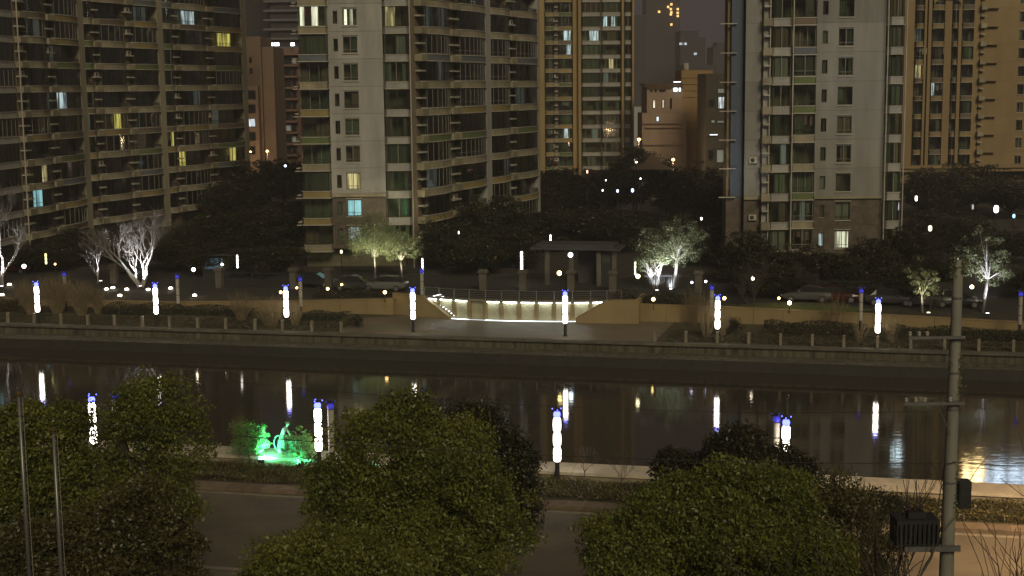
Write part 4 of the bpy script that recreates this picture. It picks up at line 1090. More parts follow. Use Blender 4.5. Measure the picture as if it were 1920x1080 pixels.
def fence(px0, px1, py, label):
    a = gpos(px0, py); c = gpos(px1, py); d = c - a; L = d.length; root = thing('iron_fence', label, 'fence', a, math.atan2(d.y, d.x))
    for z in (.25, 1.45): b = MB(); b.box(0, L, -.025, .025, z, z + .05); b.obj('rail', M['dark_metal'], root)
    b = MB(); n = int(L / .16)
    for i in range(n): b.box(i * .16, i * .16 + .025, -.012, .012, .1, 1.7)
    tag(b.obj('bars', M['dark_metal'], root), kind='stuff')
fence(640, 895, 541, 'dark iron fence below the pale tower flank'); fence(918, 972, 544, 'dark iron fence left of the gate'); fence(1160, 1300, 547, 'dark iron fence behind the pale trees'); fence(425, 542, 539, 'dark iron fence left of the pale tower')
fence(990, 1062, 546, 'closed iron gate before the gatehouse'); fence(1400, 1462, 555, 'dark iron fence by the small white lamp'); fence(1482, 1700, 558, 'dark iron fence behind the silver cars')
# shop glass glowing blue near the left
sg = thing('kiosk', 'low kiosk with faint blue lit glass at the left', 'kiosk', gpos(420, 520)); 
b = MB(); b.box(-2.2, 2.2, 0, 3, 0, 2.3); b.obj('body', M['dark_metal'], sg); b = MB(); b.box(-1.9, -.1, -.05, -.004, .9, 2.0); b.obj('window', emis('blue_glass', (.25, .5, .7), .10, .8, 2), sg); b = MB(); b.box(-2.5, 2.5, -.5, 3.2, 2.303, 2.45); b.obj('roof', M['dark_metal'], sg)
# tent shaped pavilion roof among the trees
p = PD(1222, 310, 205); tent = thing('garden_pavilion', 'pale tent shaped pavilion roof poking above the dark trees', 'pavilion', (p.x, p.y, GZ)); zt = PD(1219, 287, 205).z - GZ
b = MB(); b.loft([[(2.9 * c_, 2.9 * s_, zt - 2.2) for c_, s_ in ((-1, -1), (1, -1), (1, 1), (-1, 1))], [(1.2 * c_, 1.2 * s_, zt - 1.35) for c_, s_ in ((-1, -1), (1, -1), (1, 1), (-1, 1))], [(.06 * c_, .06 * s_, zt) for c_, s_ in ((-1, -1), (1, -1), (1, 1), (-1, 1))]]); b.obj('roof', M['wall_peach_sodium'], tent)
for sx in (-1, 1):
    for sy in (-1, 1): b = MB(); b.tube([(2.4 * sx, 2.4 * sy, 0), (2.4 * sx, 2.4 * sy, zt - 2.2)], .12, 6); b.obj('post', M['dark_metal'], tent)

# ------------------------------------------------------------------ vegetation
def leaves(name, cen, size, m, aspect=.5, seed=0, droop=.2):
    rng = np.random.default_rng(seed); N = len(cen)
    d = rng.normal(size=(N, 3)); d[:, 2] -= droop * 2; d /= np.linalg.norm(d, axis=1)[:, None]
    nrm = rng.normal(size=(N, 3)); nrm[:, 2] += .9
    s = np.cross(d, nrm); s /= np.linalg.norm(s, axis=1)[:, None] + 1e-9
    sz = size * rng.uniform(.65, 1.25, (N, 1)); h = sz * aspect * .5
    up = np.cross(s, d)
    v = np.empty((N, 4, 3)); v[:, 0] = cen - d * sz * .5; v[:, 1] = cen + s * h + up * sz * .07; v[:, 2] = cen + d * sz * .5; v[:, 3] = cen - s * h + up * sz * .07
    me = bpy.data.meshes.new(name)
    me.vertices.add(N * 4); me.vertices.foreach_set('co', v.reshape(-1))
    me.loops.add(N * 4); me.loops.foreach_set('vertex_index', np.arange(N * 4, dtype=np.int32))
    me.polygons.add(N); me.polygons.foreach_set('loop_start', np.arange(0, N * 4, 4, dtype=np.int32)); me.polygons.foreach_set('loop_total', np.full(N, 4, dtype=np.int32))
    me.materials.append(m); me.update(calc_edges=True)
    return me
def clumped(lobes, nclump, per, rclump, seed, shell=.55):
    """leaf spots: small clumps spread in the outer part of several overlapping lobes"""
    rng = np.random.default_rng(seed); out = []; cl = []
    wts = np.array([l[3] * l[4] * l[5] for l in lobes]) ** .67; wts /= wts.sum()
    for li in rng.choice(len(lobes), nclump, p=wts):
        l = lobes[li]; d = rng.normal(size=3); d /= np.linalg.norm(d)
        r = rng.uniform(shell, 1.0) * rng.uniform(.8, 1.16)
        c = np.array(l[:3]) + d * r * np.array(l[3:6]); cl.append(c)
        rc = rclump * rng.uniform(.55, 1.35); n = int(per * rng.uniform(.6, 1.4))
        q = rng.normal(size=(n, 3)); q /= np.linalg.norm(q, axis=1)[:, None]; q *= rng.uniform(.35, 1, (n, 1)) ** .6
        q[:, 2] *= .7; q[:, 2] -= .12 * (q[:, 0] ** 2 + q[:, 1] ** 2)
        out.append(c + q * rc)
    return np.concatenate(out), cl
def trunk_mesh(h0, r0, targets, m, seed, lean=(0, 0), n=6):
    rng = random.Random(seed); b = MB()
    top = Vector((lean[0], lean[1], h0))
    b.tube([(0, 0, -.2), (lean[0] * .3 + .05, lean[1] * .3, h0 * .5), top], [r0 * 1.25, r0, r0 * .8], 8)
    for t in targets:
        t = Vector(t); mid = top + (t - top) * .5 + Vector((rng.uniform(-.3, .3), rng.uniform(-.3, .3), .25 * (t - top).length * .3))
        b.tube([top - Vector((0, 0, .15)), mid, t], [r0 * .55, r0 * .33, r0 * .1], n)
        for _ in range(2):
            e = t + Vector((rng.uniform(-1, 1), rng.uniform(-1, 1), rng.uniform(-.2, .9))) * (t - top).length * .1
            b.tube([mid, (mid + e) / 2 + Vector((0, 0, .1)), e], [r0 * .25, r0 * .14, r0 * .05], 5)
    return b.build('trunk', m, True)
def tree(name, label, cat, loc, lobes, nclump, per, rclump, lsize, lm, tm='bark', group=None, seed=1, h0=None, r0=.18, rz=0, shell=.55, aspect=.5, nt=9, lean=(0, 0)):
    root = thing(name, label, cat, loc, rz, group)
    pts, cl = clumped(lobes, nclump, per, rclump, seed, shell)
    obj('crown', leaves('crown', pts, lsize, lm, aspect, seed), root)
    zlo = min(l[2] - l[5] for l in lobes)
    random.Random(seed).shuffle(cl)
    obj('trunk', trunk_mesh(h0 or max(.6, zlo + .3), r0, [tuple(c) for c in cl[:nt]], M[tm], seed, lean), root)
    return root
def ground_near(px, D): p = PD(px, 800, D); return Vector((p.x, D, 2.13))

# --- foreground street trees (their crowns seen from above the road)
def fg(label, px, ytop, D, lobes_px, ncl, seed, lm='leaf', lsize=.15, per=105, group='street trees in front of the road', z0=2.13):
    """lobes_px: (px, py centre, half width px, half height px, depth offset m)"""
    base = ground_near(px, D); lobes = []
    for a, c, hw, hh, dy in lobes_px:
        q = PD(a, c, D + dy); k = (D + dy) / FPX * 1.02
        L_ = (q.x - base.x, dy, q.z - z0, hw * k * .88, hw * .8 * k, hh * k * .88); lobes.append(L_)
        rl = random.Random(seed * 100 + len(lobes))
        for _ in range(6):
            th = rl.uniform(0, 6.283); ph = rl.uniform(-.5, 1.3); m_ = rl.uniform(.3, .5)
            lobes.append((L_[0] + L_[3] * .78 * math.cos(ph) * math.cos(th), L_[1] + L_[4] * .78 * math.cos(ph) * math.sin(th), L_[2] + L_[5] * .72 * math.sin(ph), L_[3] * m_, L_[4] * m_, L_[5] * m_))
    return tree('street_tree', label, 'tree', base, lobes, int(ncl * .85), int(per * 1.2), .60, lsize, M[lm], group=group, seed=seed, shell=.68, h0=max(1.6, min(l[2] - l[5] for l in lobes) + .8), r0=.2, nt=14)
fg('big round olive tree in the middle of the foreground', 785, 740, 50, [(740, 850, 140, 105, 0), (835, 900, 150, 120, .5), (690, 960, 130, 110, -.5), (900, 985, 115, 110, 0), (790, 1040, 190, 120, -.6), (640, 905, 60, 70, .3), (770, 775, 65, 40, .2)], 1150, 11)
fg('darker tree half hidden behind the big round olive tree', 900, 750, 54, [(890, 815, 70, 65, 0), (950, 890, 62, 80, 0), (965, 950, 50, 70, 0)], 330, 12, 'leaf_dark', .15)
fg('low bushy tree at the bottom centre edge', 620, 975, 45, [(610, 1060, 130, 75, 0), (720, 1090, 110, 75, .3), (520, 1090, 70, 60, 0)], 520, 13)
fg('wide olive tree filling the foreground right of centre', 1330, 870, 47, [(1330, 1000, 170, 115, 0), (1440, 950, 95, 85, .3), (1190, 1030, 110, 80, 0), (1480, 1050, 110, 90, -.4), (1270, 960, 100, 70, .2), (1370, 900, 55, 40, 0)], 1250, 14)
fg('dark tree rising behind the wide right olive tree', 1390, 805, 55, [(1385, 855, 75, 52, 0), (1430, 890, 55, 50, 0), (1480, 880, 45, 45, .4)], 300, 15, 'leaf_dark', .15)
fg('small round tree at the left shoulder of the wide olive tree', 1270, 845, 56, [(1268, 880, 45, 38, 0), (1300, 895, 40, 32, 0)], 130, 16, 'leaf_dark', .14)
fg('loose tree between the wide olive tree and the transformer', 1590, 880, 50, [(1560, 930, 60, 55, 0), (1600, 980, 65, 60, 0), (1640, 1040, 65, 50, -.3), (1590, 1060, 60, 50, 0)], 190, 17, 'leaf_mid', .15, 50)
fg('thin reddish small tree beside the transformer box', 1650, 905, 56, [(1655, 945, 38, 36, 0), (1625, 960, 30, 30, 0)], 60, 18, 'leaf_dark', .14, 60)
fg('tall loose tree in the left foreground', 285, 695, 52, [(290, 765, 85, 68, 0), (250, 820, 85, 70, .2), (345, 830, 55, 75, 0), (290, 940, 95, 75, 0), (220, 900, 50, 60, 0)], 440, 19, 'leaf', .15, 70)
fg('broad dark tree at the left edge behind the flagpoles', 70, 750, 49, [(60, 850, 110, 105, 0), (0, 900, 90, 120, 0), (120, 920, 80, 100, 0), (130, 800, 50, 50, .2)], 520, 20, 'leaf', .15)
fg('low dark tree mass at the bottom left', 230, 900, 46, [(180, 1030, 150, 90, 0), (310, 1040, 85, 75, 0), (60, 1050, 110, 80, 0), (260, 960, 70, 60, 0)], 560, 21, 'leaf_mid', .15)

# --- shrubs by the statue
def bush(label, loc, w, h, m, seed, ncl=60, per=45, name='shrub', lsize=.12):
    return tree(name, label, 'shrub', loc, [(0, 0, h * .55, w / 2, w / 2, h * .46)], ncl, per, w * .16, lsize, M[m], seed=seed, h0=h * .3, r0=.035, nt=10, shell=.4)
sp = P(530, 843, 2.6)
bush('round shrub left of the statue in green light', F(st(P(465, 858, 2.6))[0], t_nw2 - .25, 2.15), 2.1, 2.6, 'leaf_green', 31)
bush('round shrub right of the statue in green light', F(st(P(567, 862, 2.6))[0], t_nw2 - .45, 2.15), 1.9, 2.2, 'leaf_green', 32)

# --- bare trees: recursive branches
def branches(seed, h, r0, levels, spread, kids=3, first=.35, up=.25, trunks=1, min_r=.008):
    rng = random.Random(seed); b = MB()
    def grow(p, d, L, r, lv):
        n = 3; pts = [p]; q = p
        for i in range(n):
            d = (d + Vector((rng.gauss(0, .13), rng.gauss(0, .13), rng.gauss(0, .08) + up * .12))).normalized(); q = q + d * L / n; pts.append(q)
        b.tube(pts, [r * (1 - .35 * i / n) for i in range(n + 1)], 7 if lv == levels else (5 if lv > 2 else 3), cap=False)
        if lv == 0: return
        for j in range(kids if lv > 1 else kids + 1):
            an = rng.uniform(0, 6.283); ax = d.cross(Vector((math.cos(an), math.sin(an), .31))).normalized()
            e = (Matrix.Rotation(spread * rng.uniform(.6, 1.3), 3, ax) @ d + Vector((0, 0, up * .5))).normalized()
            grow(pts[-1] if j < 2 else pts[rng.choice((1, 2))], e, L * rng.uniform(.62, .88), max(min_r, r * .52), lv - 1)
    for t in range(trunks):
        an = t * 2.4 + .3; d = Vector((.38 * math.cos(an), .25 * math.sin(an), 1)) if trunks > 1 else Vector((.05, 0, 1))
        grow(Vector((0, 0, -.1)), d.normalized(), h * first, r0, levels)
    return b
def spot(loc, target, watts, col, ang, parent=None, label=None):
    fx = thing('floodlight', label, 'floodlight', loc)
    b = MB(); b.box(-.13, .13, -.09, .09, 0, .05); b.box(-.15, .15, -.11, .11, .053, .24); b.obj('housing', M['dark_metal'], fx)
    b = MB(); b.box(-.12, .12, -.08, .08, .243, .262); b.obj('lens', emis('flood_lens', col, 8), fx)
    l = bpy.data.lights.new('flood', 'SPOT'); l.energy = watts; l.color = col; l.spot_size = R(ang); l.spot_blend = .6; l.shadow_soft_size = .25
    o = bpy.data.objects.new('flood_beam', l); d = Vector(target) - Vector(loc) - Vector((0, 0, .3)); o.location = (0, 0, .3); o.rotation_euler = d.to_track_quat('-Z', 'Y').to_euler(); link(o, fx)
    return fx
def bare(label, loc, h, seed, m='bark_pale', levels=5, spread=.5, r0=.17, kids=3, trunks=1, first=.34, name='bare_tree', up=.25, group=None, fl=True):
    root = thing(name, label, 'tree', loc, group=group)
    tag(branches(seed, h, r0, levels, spread, kids, first, up, trunks).obj('branches', M[m], root, smooth=True))
    return root
COOL = (.93, .96, 1.0)
p = gpos(4, 545); bare('tall white lit bare tree cut by the left edge', p, 10.2, 41, r0=.20, first=.30, levels=6, spread=.42)
spot(p + Vector((.4, -1.1, .05)), p + Vector((0, 0, 5)), 4200, COOL, 60, label='white floodlight at the foot of the leftmost bare tree')
p = gpos(264, 541); bare('big white lit bare tree with forked trunk', p, 12.6, 46, r0=.27, first=.19, levels=6, spread=.42, trunks=2, kids=3, up=.22)
spot(p + Vector((.2, -.9, .05)), p + Vector((-.1, 0, 3.6)), 8000, COOL, 75, label='white floodlight at the foot of the big bare tree')
p = gpos(184, 530); bare('small crooked bare tree left of the big white one', p, 4.2, 47, r0=.11, first=.42, levels=5, spread=.6)
spot(p + Vector((.5, -.8, .05)), p + Vector((-.3, 0, 3)), 1300, COOL, 75, label='floodlight under the small crooked bare tree')
# --- leafy lit trees
def lit_tree(label, px, py, ytop, wpx, m, seed, tr=2, watts=900, off=(0, -1.2), ncl=260, per=60, flabel=None, low=.35, tm='bark_pale', col=COOL, group='floodlit leafy trees on the far bank', lobes=None, hr=.5, lsize=.15, pu=.52):
    p = gpos(px, py); k = p.y / FPX; h = (py - ytop) * k * 1.13; w = wpx * k * 1.12
    lobes = lobes or [(0, 0, h * .68, w * .54, w * .46, h * .36), (w * .26, .2, h * .55, w * .36, w * .33, h * .26), (-w * .28, -.2, h * .6, w * .34, w * .33, h * .28)]
    root = thing('lit_tree', label, 'tree', p, group=group)
    pts, cl = clumped(lobes, ncl, per, w * .11, seed, .3)
    obj('crown', leaves('crown', pts, lsize, M[m], .5, seed), root)
    b = MB(); rng = random.Random(seed)
    for t in range(tr):
        an = rng.uniform(0, 6.28); fork = Vector((.5 * math.cos(an) * (tr > 1), .3 * math.sin(an) * (tr > 1), h * low))
        b.tube([(.1 * math.cos(an), .1 * math.sin(an), -.2), fork * .5 + Vector((.06, 0, 0)), fork], [.13, .10, .08], 8)
        for c in cl[t * 8:t * 8 + 8]:
            c = Vector(c); b.tube([fork - Vector((0, 0, .1)), (fork + c) / 2 + Vector((0, 0, .25)), c], [.06, .04, .014], 6)
    b.obj('trunk', M[tm], root, smooth=True)
    spot(p + Vector((off[0] * 1.5, off[1] * 1.7, .02)), p + Vector((0, 0, h * .6)), watts * 4, col, 85, label=flabel)
    return root
YG = (1.0, .95, .62)
lit_tree('leafy green lit tree left of its twin under the pale tower', 703, 522, 412, 95, 'leaf_pale', 51, 1, 900, (-.5, -1.3), flabel='floodlight under the left of the twin green trees', col=YG)
lit_tree('smaller leafy green lit tree near the glowing steps', 752, 524, 432, 70, 'leaf_pale', 52, 1, 600, (.2, -1.2), 80, flabel='floodlight under the right of the twin green trees', col=YG)
lit_tree('low pale lit tree with a fan of white stems', 1228, 544, 448, 75, 'leaf_pale', 53, 3, 700, (0, -1.1), 70, flabel='floodlight under the fan of white stems', low=.25)
lit_tree('tall round pale lit tree beside the fan stemmed one', 1262, 541, 416, 105, 'leaf_pale', 54, 2, 1500, (-.3, -1.2), 130, flabel='floodlight under the tall round pale tree', low=.4)
lit_tree('pale lit tree with a bright white trunk behind the utility pole', 1840, 586, 440, 82, 'leaf_pale', 55, 2, 1100, (-.1, -1.2), 90, flabel='bluish floodlight at the wall below the white trunk', low=.4, col=(.85, .88, 1))
lit_tree('small yellow green lit tree left of the utility pole', 1727, 586, 497, 58, 'leaf_pale', 56, 1, 260, (.1, -1.0), 42, flabel='floodlight under the small yellow green tree', low=.35, col=YG)

# --- dry willow bushes, bare bushes
def twig_bush(label, loc, w, h, n, seed, m='twig', group=None, lean=.6, name='dry_bush', r=.014):
    rng = random.Random(seed); b = MB(); root = thing(name, label, 'shrub', loc, group=group)
    for i in range(n):
        an = rng.uniform(0, 6.283); q = Vector((math.cos(an), math.sin(an), 0)); k = rng.random() ** .6; L = h * rng.uniform(.6, 1.05)
        a = q * w * .12 * k; e = q * (w * .5 * k) * lean / .6 + Vector((0, 0, L)); mid = a * .4 + e * .5 + Vector((rng.gauss(0, .06), rng.gauss(0, .06), L * .04))
        b.tube([a, mid, e + Vector((rng.gauss(0, .1), 0, 0))], [r, r * .8, r * .35], 4, cap=False)
        for _ in range(3):
            u = rng.uniform(.35, .9); s0 = a + (e - a) * u; s1 = s0 + q * rng.uniform(0, .25) + Vector((rng.gauss(0, .14), rng.gauss(0, .14), L * .2)); b.tube([s0, s1], [r * .6, r * .25], 3, cap=False)
    b.obj('stems', M[m], root); return root
for px, t, w, h, n, l in ((60, 4.5, 3.6, 3.4, 260, 'dense dry willow bush around the leftmost lit lamp'), (108, 5.5, 3.4, 3.6, 240, 'dry willow bush right of the leftmost lit lamp'), (153, 5.2, 2.8, 3.3, 200, 'dry willow bush below the small crooked tree'), (183, 6.5, 2.0, 2.4, 90, 'thin dry bush at the end of the willow row'),
                          (508, 2.2, 3.6, 2.7, 120, 'bare rounded bush glowing beside a lit column lamp'), (452, 5, 3.2, 2.6, 90, 'dim bare bush between two lit lamps'), (555, 3.0, 2.2, 2.2, 60, 'bare bush right of the lit lamp, half in shadow'), (20, 7, 3, 1.6, 60, 'low dark bush at the left edge'),
                          (1325, 2.6, 2.2, 3.6, 60, 'upright bare shrub at the right lit lamp'), (1355, 3.4, 1.8, 2.2, 40, 'thin bare shrub right of the right lit lamp'), (1612, 2.5, 1.6, 1.9, 36, 'bare shrub left of the lamp before the hedge'), (1672, 2.6, 1.9, 2.1, 44, 'bare shrub right of the lamp before the hedge'), (1560, 8, 3, 3.2, 60, 'bare shrub against the cream wall before the silver cars'),
                          (1300, 9, 2.4, 3.2, 50, 'bare shrub above the cream wall near the right lamp')):
    p = Q(px, t, 1.8); twig_bush(l, (p.x, p.y, 1.8), w, h, n, int(px), group='dry and bare bushes on the far lawn')
for px, py, h, l, sd in ((1418, 603, 4.4, 'small dark bare tree before the cream wall', 61), (1498, 590, 4.2, 'thin bare tree on the right lawn', 62), (1745, 606, 3.6, 'leaning bare sapling near the right hedge', 63)):
    bare(l, P(px, py, 1.8), h, sd, 'bark', 6, .5, .07, 3, group='dark bare saplings on the far lawn')
# bare bushes close to the utility pole
def fg_bare(label, px, D, h, seed, tr, first=.3, levels=5):
    base = ground_near(px, D); root = thing('bare_tree', label, 'tree', base, group='leafless trees in front of the road')
    branches(seed, h, .10, 3, .45, 3, first, .3, tr, .009).obj('branches', M['bark'], root, smooth=True)
zt = PD(1880, 850, 34).z - 2.13
fg_bare('leafless tree with spreading twigs at the bottom right corner', 1876, 35, zt * .95, 72, 3, .46, 4)
fg_bare('leafless tree left of the utility pole foot', 1735, 36, zt * .66, 74, 2, .46, 4)
fg_bare('leafless tree just right of the utility pole', 1822, 37, zt * .75, 77, 2, .46, 4)
for px, l, sd in ((1014, 'bare twiggy sapling left of the clear near lamp', 81), (1092, 'bare twiggy sapling right of the clear near lamp', 82), (1168, 'bare twiggy sapling near the right olive tree', 83)):
    p = Q(px, t_nw2 - 1.0, 2.15); bare(l, p, 2.1 if px < 1100 else 1.7, sd, 'bark', 4, .5, .03, 3, first=.4, group='bare saplings on the near verge')

# --- hedges and shrubs on the far lawn
def hedge(label, px0, px1, t0, t1, h, m, seed, n=None, name='hedge'):
    a = Q(px0, (t0 + t1) / 2, 1.8); c = Q(px1, (t0 + t1) / 2, 1.8); L = (c - a).length; W_ = t1 - t0
    root = thing(name, label, 'hedge', a, UA); rng = np.random.default_rng(seed); n = n or int(L * W_ * 120 + L * h * 160)
    x = rng.uniform(0, L, n); y = rng.uniform(-W_ / 2, W_ / 2, n); z = h * (1 - (rng.random(n) ** 2) * .55) * (1 - .25 * (2 * y / W_) ** 4) * (.86 + .14 * np.sin(x * 1.3 + 2 * np.sin(x * .41)))
    f = rng.random(n) < .45; y[f] = -W_ / 2 + rng.normal(0, .06, f.sum()); z[f] = rng.uniform(.05, h * .9, f.sum())
    obj('foliage', leaves('foliage', np.stack([x, y, z], 1), .16, M[m], .55, seed), root)
    b = MB()
    for i in range(int(L / .8)): b.tube([(i * .8 + .3, 0, 0), (i * .8 + .35, .05, h * .8)], .03, 4)
    tag(b.obj('stems', M['bark'], root), kind='stuff')
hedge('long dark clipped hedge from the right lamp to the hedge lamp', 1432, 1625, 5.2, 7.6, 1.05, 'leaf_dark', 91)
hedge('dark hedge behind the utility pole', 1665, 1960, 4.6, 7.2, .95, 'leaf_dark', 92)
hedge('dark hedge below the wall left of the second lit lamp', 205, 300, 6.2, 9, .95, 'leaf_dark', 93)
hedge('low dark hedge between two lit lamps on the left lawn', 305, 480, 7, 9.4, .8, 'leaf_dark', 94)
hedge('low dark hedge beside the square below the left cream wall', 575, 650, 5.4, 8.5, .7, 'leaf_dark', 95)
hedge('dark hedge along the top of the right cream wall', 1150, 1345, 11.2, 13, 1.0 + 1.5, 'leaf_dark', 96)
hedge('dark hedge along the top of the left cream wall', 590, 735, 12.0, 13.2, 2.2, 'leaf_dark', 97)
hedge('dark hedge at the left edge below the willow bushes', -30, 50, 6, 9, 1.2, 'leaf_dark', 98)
bush('round dark shrub right of the right lit lamp', Q(1372, 5.5, 1.8), 2.2, 1.3, 'leaf_dark', 99, 50, 40); bush('round olive shrub left of the square', Q(668, 2.8, 1.8), 1.6, 1.2, 'leaf_dark', 100, 40, 40)
# grass mound under the bright globe lamp
gm = Q(1500, 12.2, 3.0); mound = MB(); mound.loft([[(math.cos(a) * 6.5 * k, math.sin(a) * 1.6 * k, .55 * (1 - k * k)) for a in np.linspace(0, 6.283, 20)[:-1]] for k in (1, .75, .5, .25, .03)])
tag(mound.obj('grass_mound', mat('mound_grass', (.10, .12, .03), .95, .4, 2, .8, 9), None, (gm.x, gm.y, 2.98), UA), kind='structure')

# --- the dark estate trees
variants = []
for i in range(5):
    rng = random.Random(200 + i); lobes = [(0, 0, 5.4, 3.2, 3.0, 3.4)]
    for j in range(5):
        an = j * 1.256 + rng.uniform(-.3, .3); lobes.append((2.1 * math.cos(an), 1.9 * math.sin(an), rng.uniform(2.6, 6.4), rng.uniform(1.6, 2.3), rng.uniform(1.6, 2.2), rng.uniform(1.5, 2.2)))
    pts, cl = clumped(lobes, 300, 46, .8, 300 + i, .5)
    variants.append((leaves('crown', pts, .30, M['leaf_dark'], .55, i), trunk_mesh(1.2, .2, [tuple(c) for c in cl[:9]], M['bark'], i)))
pv_ = [(bpy.data.meshes.new('x'))]; bpy.data.meshes.remove(pv_[0])
EST = [(395, 395, 95, 172, 'beneath the far end of the left slab'), (440, 330, 110, 208, 'left of the gap under the tan end wall'), (485, 298, 110, 222, 'tallest in the gap under the tan end wall'), (532, 292, 80, 236, 'against the dim brick coloured block'), (545, 372, 70, 172, 'touching the left corner of the pale tower'),
       (352, 425, 90, 165, 'between the left slab and the globe lamp'), (440, 395, 120, 168, 'low in the left gap above the kiosk'), (500, 385, 110, 166, 'low in the left gap beside the pale tower'), (320, 450, 85, 152, 'right of the big bare white tree'), (150, 425, 95, 158, 'behind the small crooked tree'), (70, 452, 90, 152, 'behind the leftmost globe lamp'), (215, 430, 90, 160, 'just behind the big bare white tree'), (400, 455, 90, 148, 'over the kiosk'), (520, 455, 80, 147, 'over the fence left of the pale tower'), (470, 460, 75, 146, 'right of the kiosk'),
       (835, 408, 90, 152, 'at the foot of the pale tower flank'), (880, 375, 100, 163, 'against the middle of the pale tower flank'), (930, 362, 95, 172, 'under the far end of the pale tower flank'), (985, 335, 110, 196, 'below the left pier of the ochre block'), (1040, 312, 120, 212, 'under the middle of the ochre block'), (1100, 322, 120, 205, 'under the right half of the ochre block'), (1150, 312, 95, 215, 'left of the tent shaped roof'), (1188, 272, 75, 245, 'small treetop touching the sky gap left of the pavilion front'), (1240, 292, 70, 230, 'behind the tent shaped roof'), (1265, 318, 100, 205, 'right of the tent shaped roof'), (1320, 308, 95, 214, 'below the ochre stair tower'), (1355, 345, 90, 180, 'left of the blue striped tower foot'),
       (1010, 395, 120, 168, 'above the gate, left of the short white light'), (1085, 388, 130, 170, 'directly above the gatehouse roof'), (1160, 392, 120, 166, 'below the row of blue lights'), (1290, 395, 110, 163, 'above the tall round pale tree'), (1345, 415, 100, 152, 'right of the tall round pale tree'), (1400, 430, 95, 138, 'before the stone foot of the right tower'), (1455, 462, 90, 134, 'under the glazed bays of the right tower'), (960, 432, 100, 152, 'over the fence left of the gate'), (890, 440, 95, 146, 'over the fence under the pale tower flank'),
       (1525, 462, 95, 133, 'under the small lit window of the right tower'), (1640, 446, 85, 135, 'right of the big lit window of the right tower'), (1700, 420, 85, 142, 'at the right corner of the right tower'), (1585, 478, 70, 131, 'below the big lit window of the right tower'), (1725, 318, 90, 205, 'under the balcony recesses of the far right block'), (1772, 312, 100, 208, 'under the arch of the far right block'), (1830, 305, 110, 214, 'under the blank wall of the far right block'), (1895, 330, 110, 202, 'at the right edge under the far right block'), (1750, 395, 100, 165, 'beside the cream lantern'), (1815, 400, 100, 160, 'left of the big violet light'), (1890, 430, 100, 152, 'behind the lit tree at the right edge'), (1420, 490, 80, 130, 'behind the dark bare sapling'), (1480, 500, 80, 129, 'behind the silver cars'), (1690, 495, 80, 129, 'left of the small yellow green tree'), (1770, 470, 90, 138, 'between the yellow green tree and the pole'), (1910, 500, 80, 128, 'low at the right edge')]
for i, (px, yt, wpx, D, l) in enumerate(EST):
    p = PD(px, yt, D); me_c, me_t = variants[i % 5]; h = p.z - GZ; w = wpx * D / FPX
    root = thing('estate_tree', 'dark leafy tree ' + l, 'tree', (p.x, D, GZ), random.uniform(0, 6.28), 'dark trees of the housing estate')
    sx = w / 7.6 * 1.4; sz = h / 8.7
    root.scale = (sx, sx, sz)
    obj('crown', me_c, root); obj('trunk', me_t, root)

# ------------------------------------------------------------------ ground cover of the near verge, lawns
rng = np.random.default_rng(5)
def cover(name, n, s0, s1, t0, t1, z, h, size, m, seed):
    r = np.random.default_rng(seed); s = r.uniform(s0, s1, n); t = r.uniform(t0, t1, n)
    hh = h * (.45 + .55 * (np.sin(s * 1.1 + 1.7 * np.sin(t * 1.9)) * .5 + .5)) * r.random(n) ** .6
    c = np.stack([O_.x + U.x * s + V.x * t, O_.y + U.y * s + V.y * t, z + hh], 1)
    return tag(obj(name, leaves(name, c, size, m, .5, seed)), kind='stuff')
sa = st(Q(-30, t_nw2, 2.1))[0]; sb = st(Q(1980, t_nw2, 2.1))[0]
cover('ground_cover', 60000, sa, sb, t_kerb + .15, t_nw2 - .35, 2.14, .38, .13, M['leaf_verge'], 3)
cover('lawn_tufts', 30000, st(Q(-40, 2, 1.8))[0], sL - 1, .4, 5.5, 1.8, .14, .12, leafmat('dry_grass', (.032, .03, .011), (.10, .085, .034)), 4)
cover('lawn_tufts', 30000, sR + .8, st(Q(1980, 2, 1.8))[0], .4, 5.5, 1.8, .14, .12, bpy.data.materials['dry_grass'], 6)

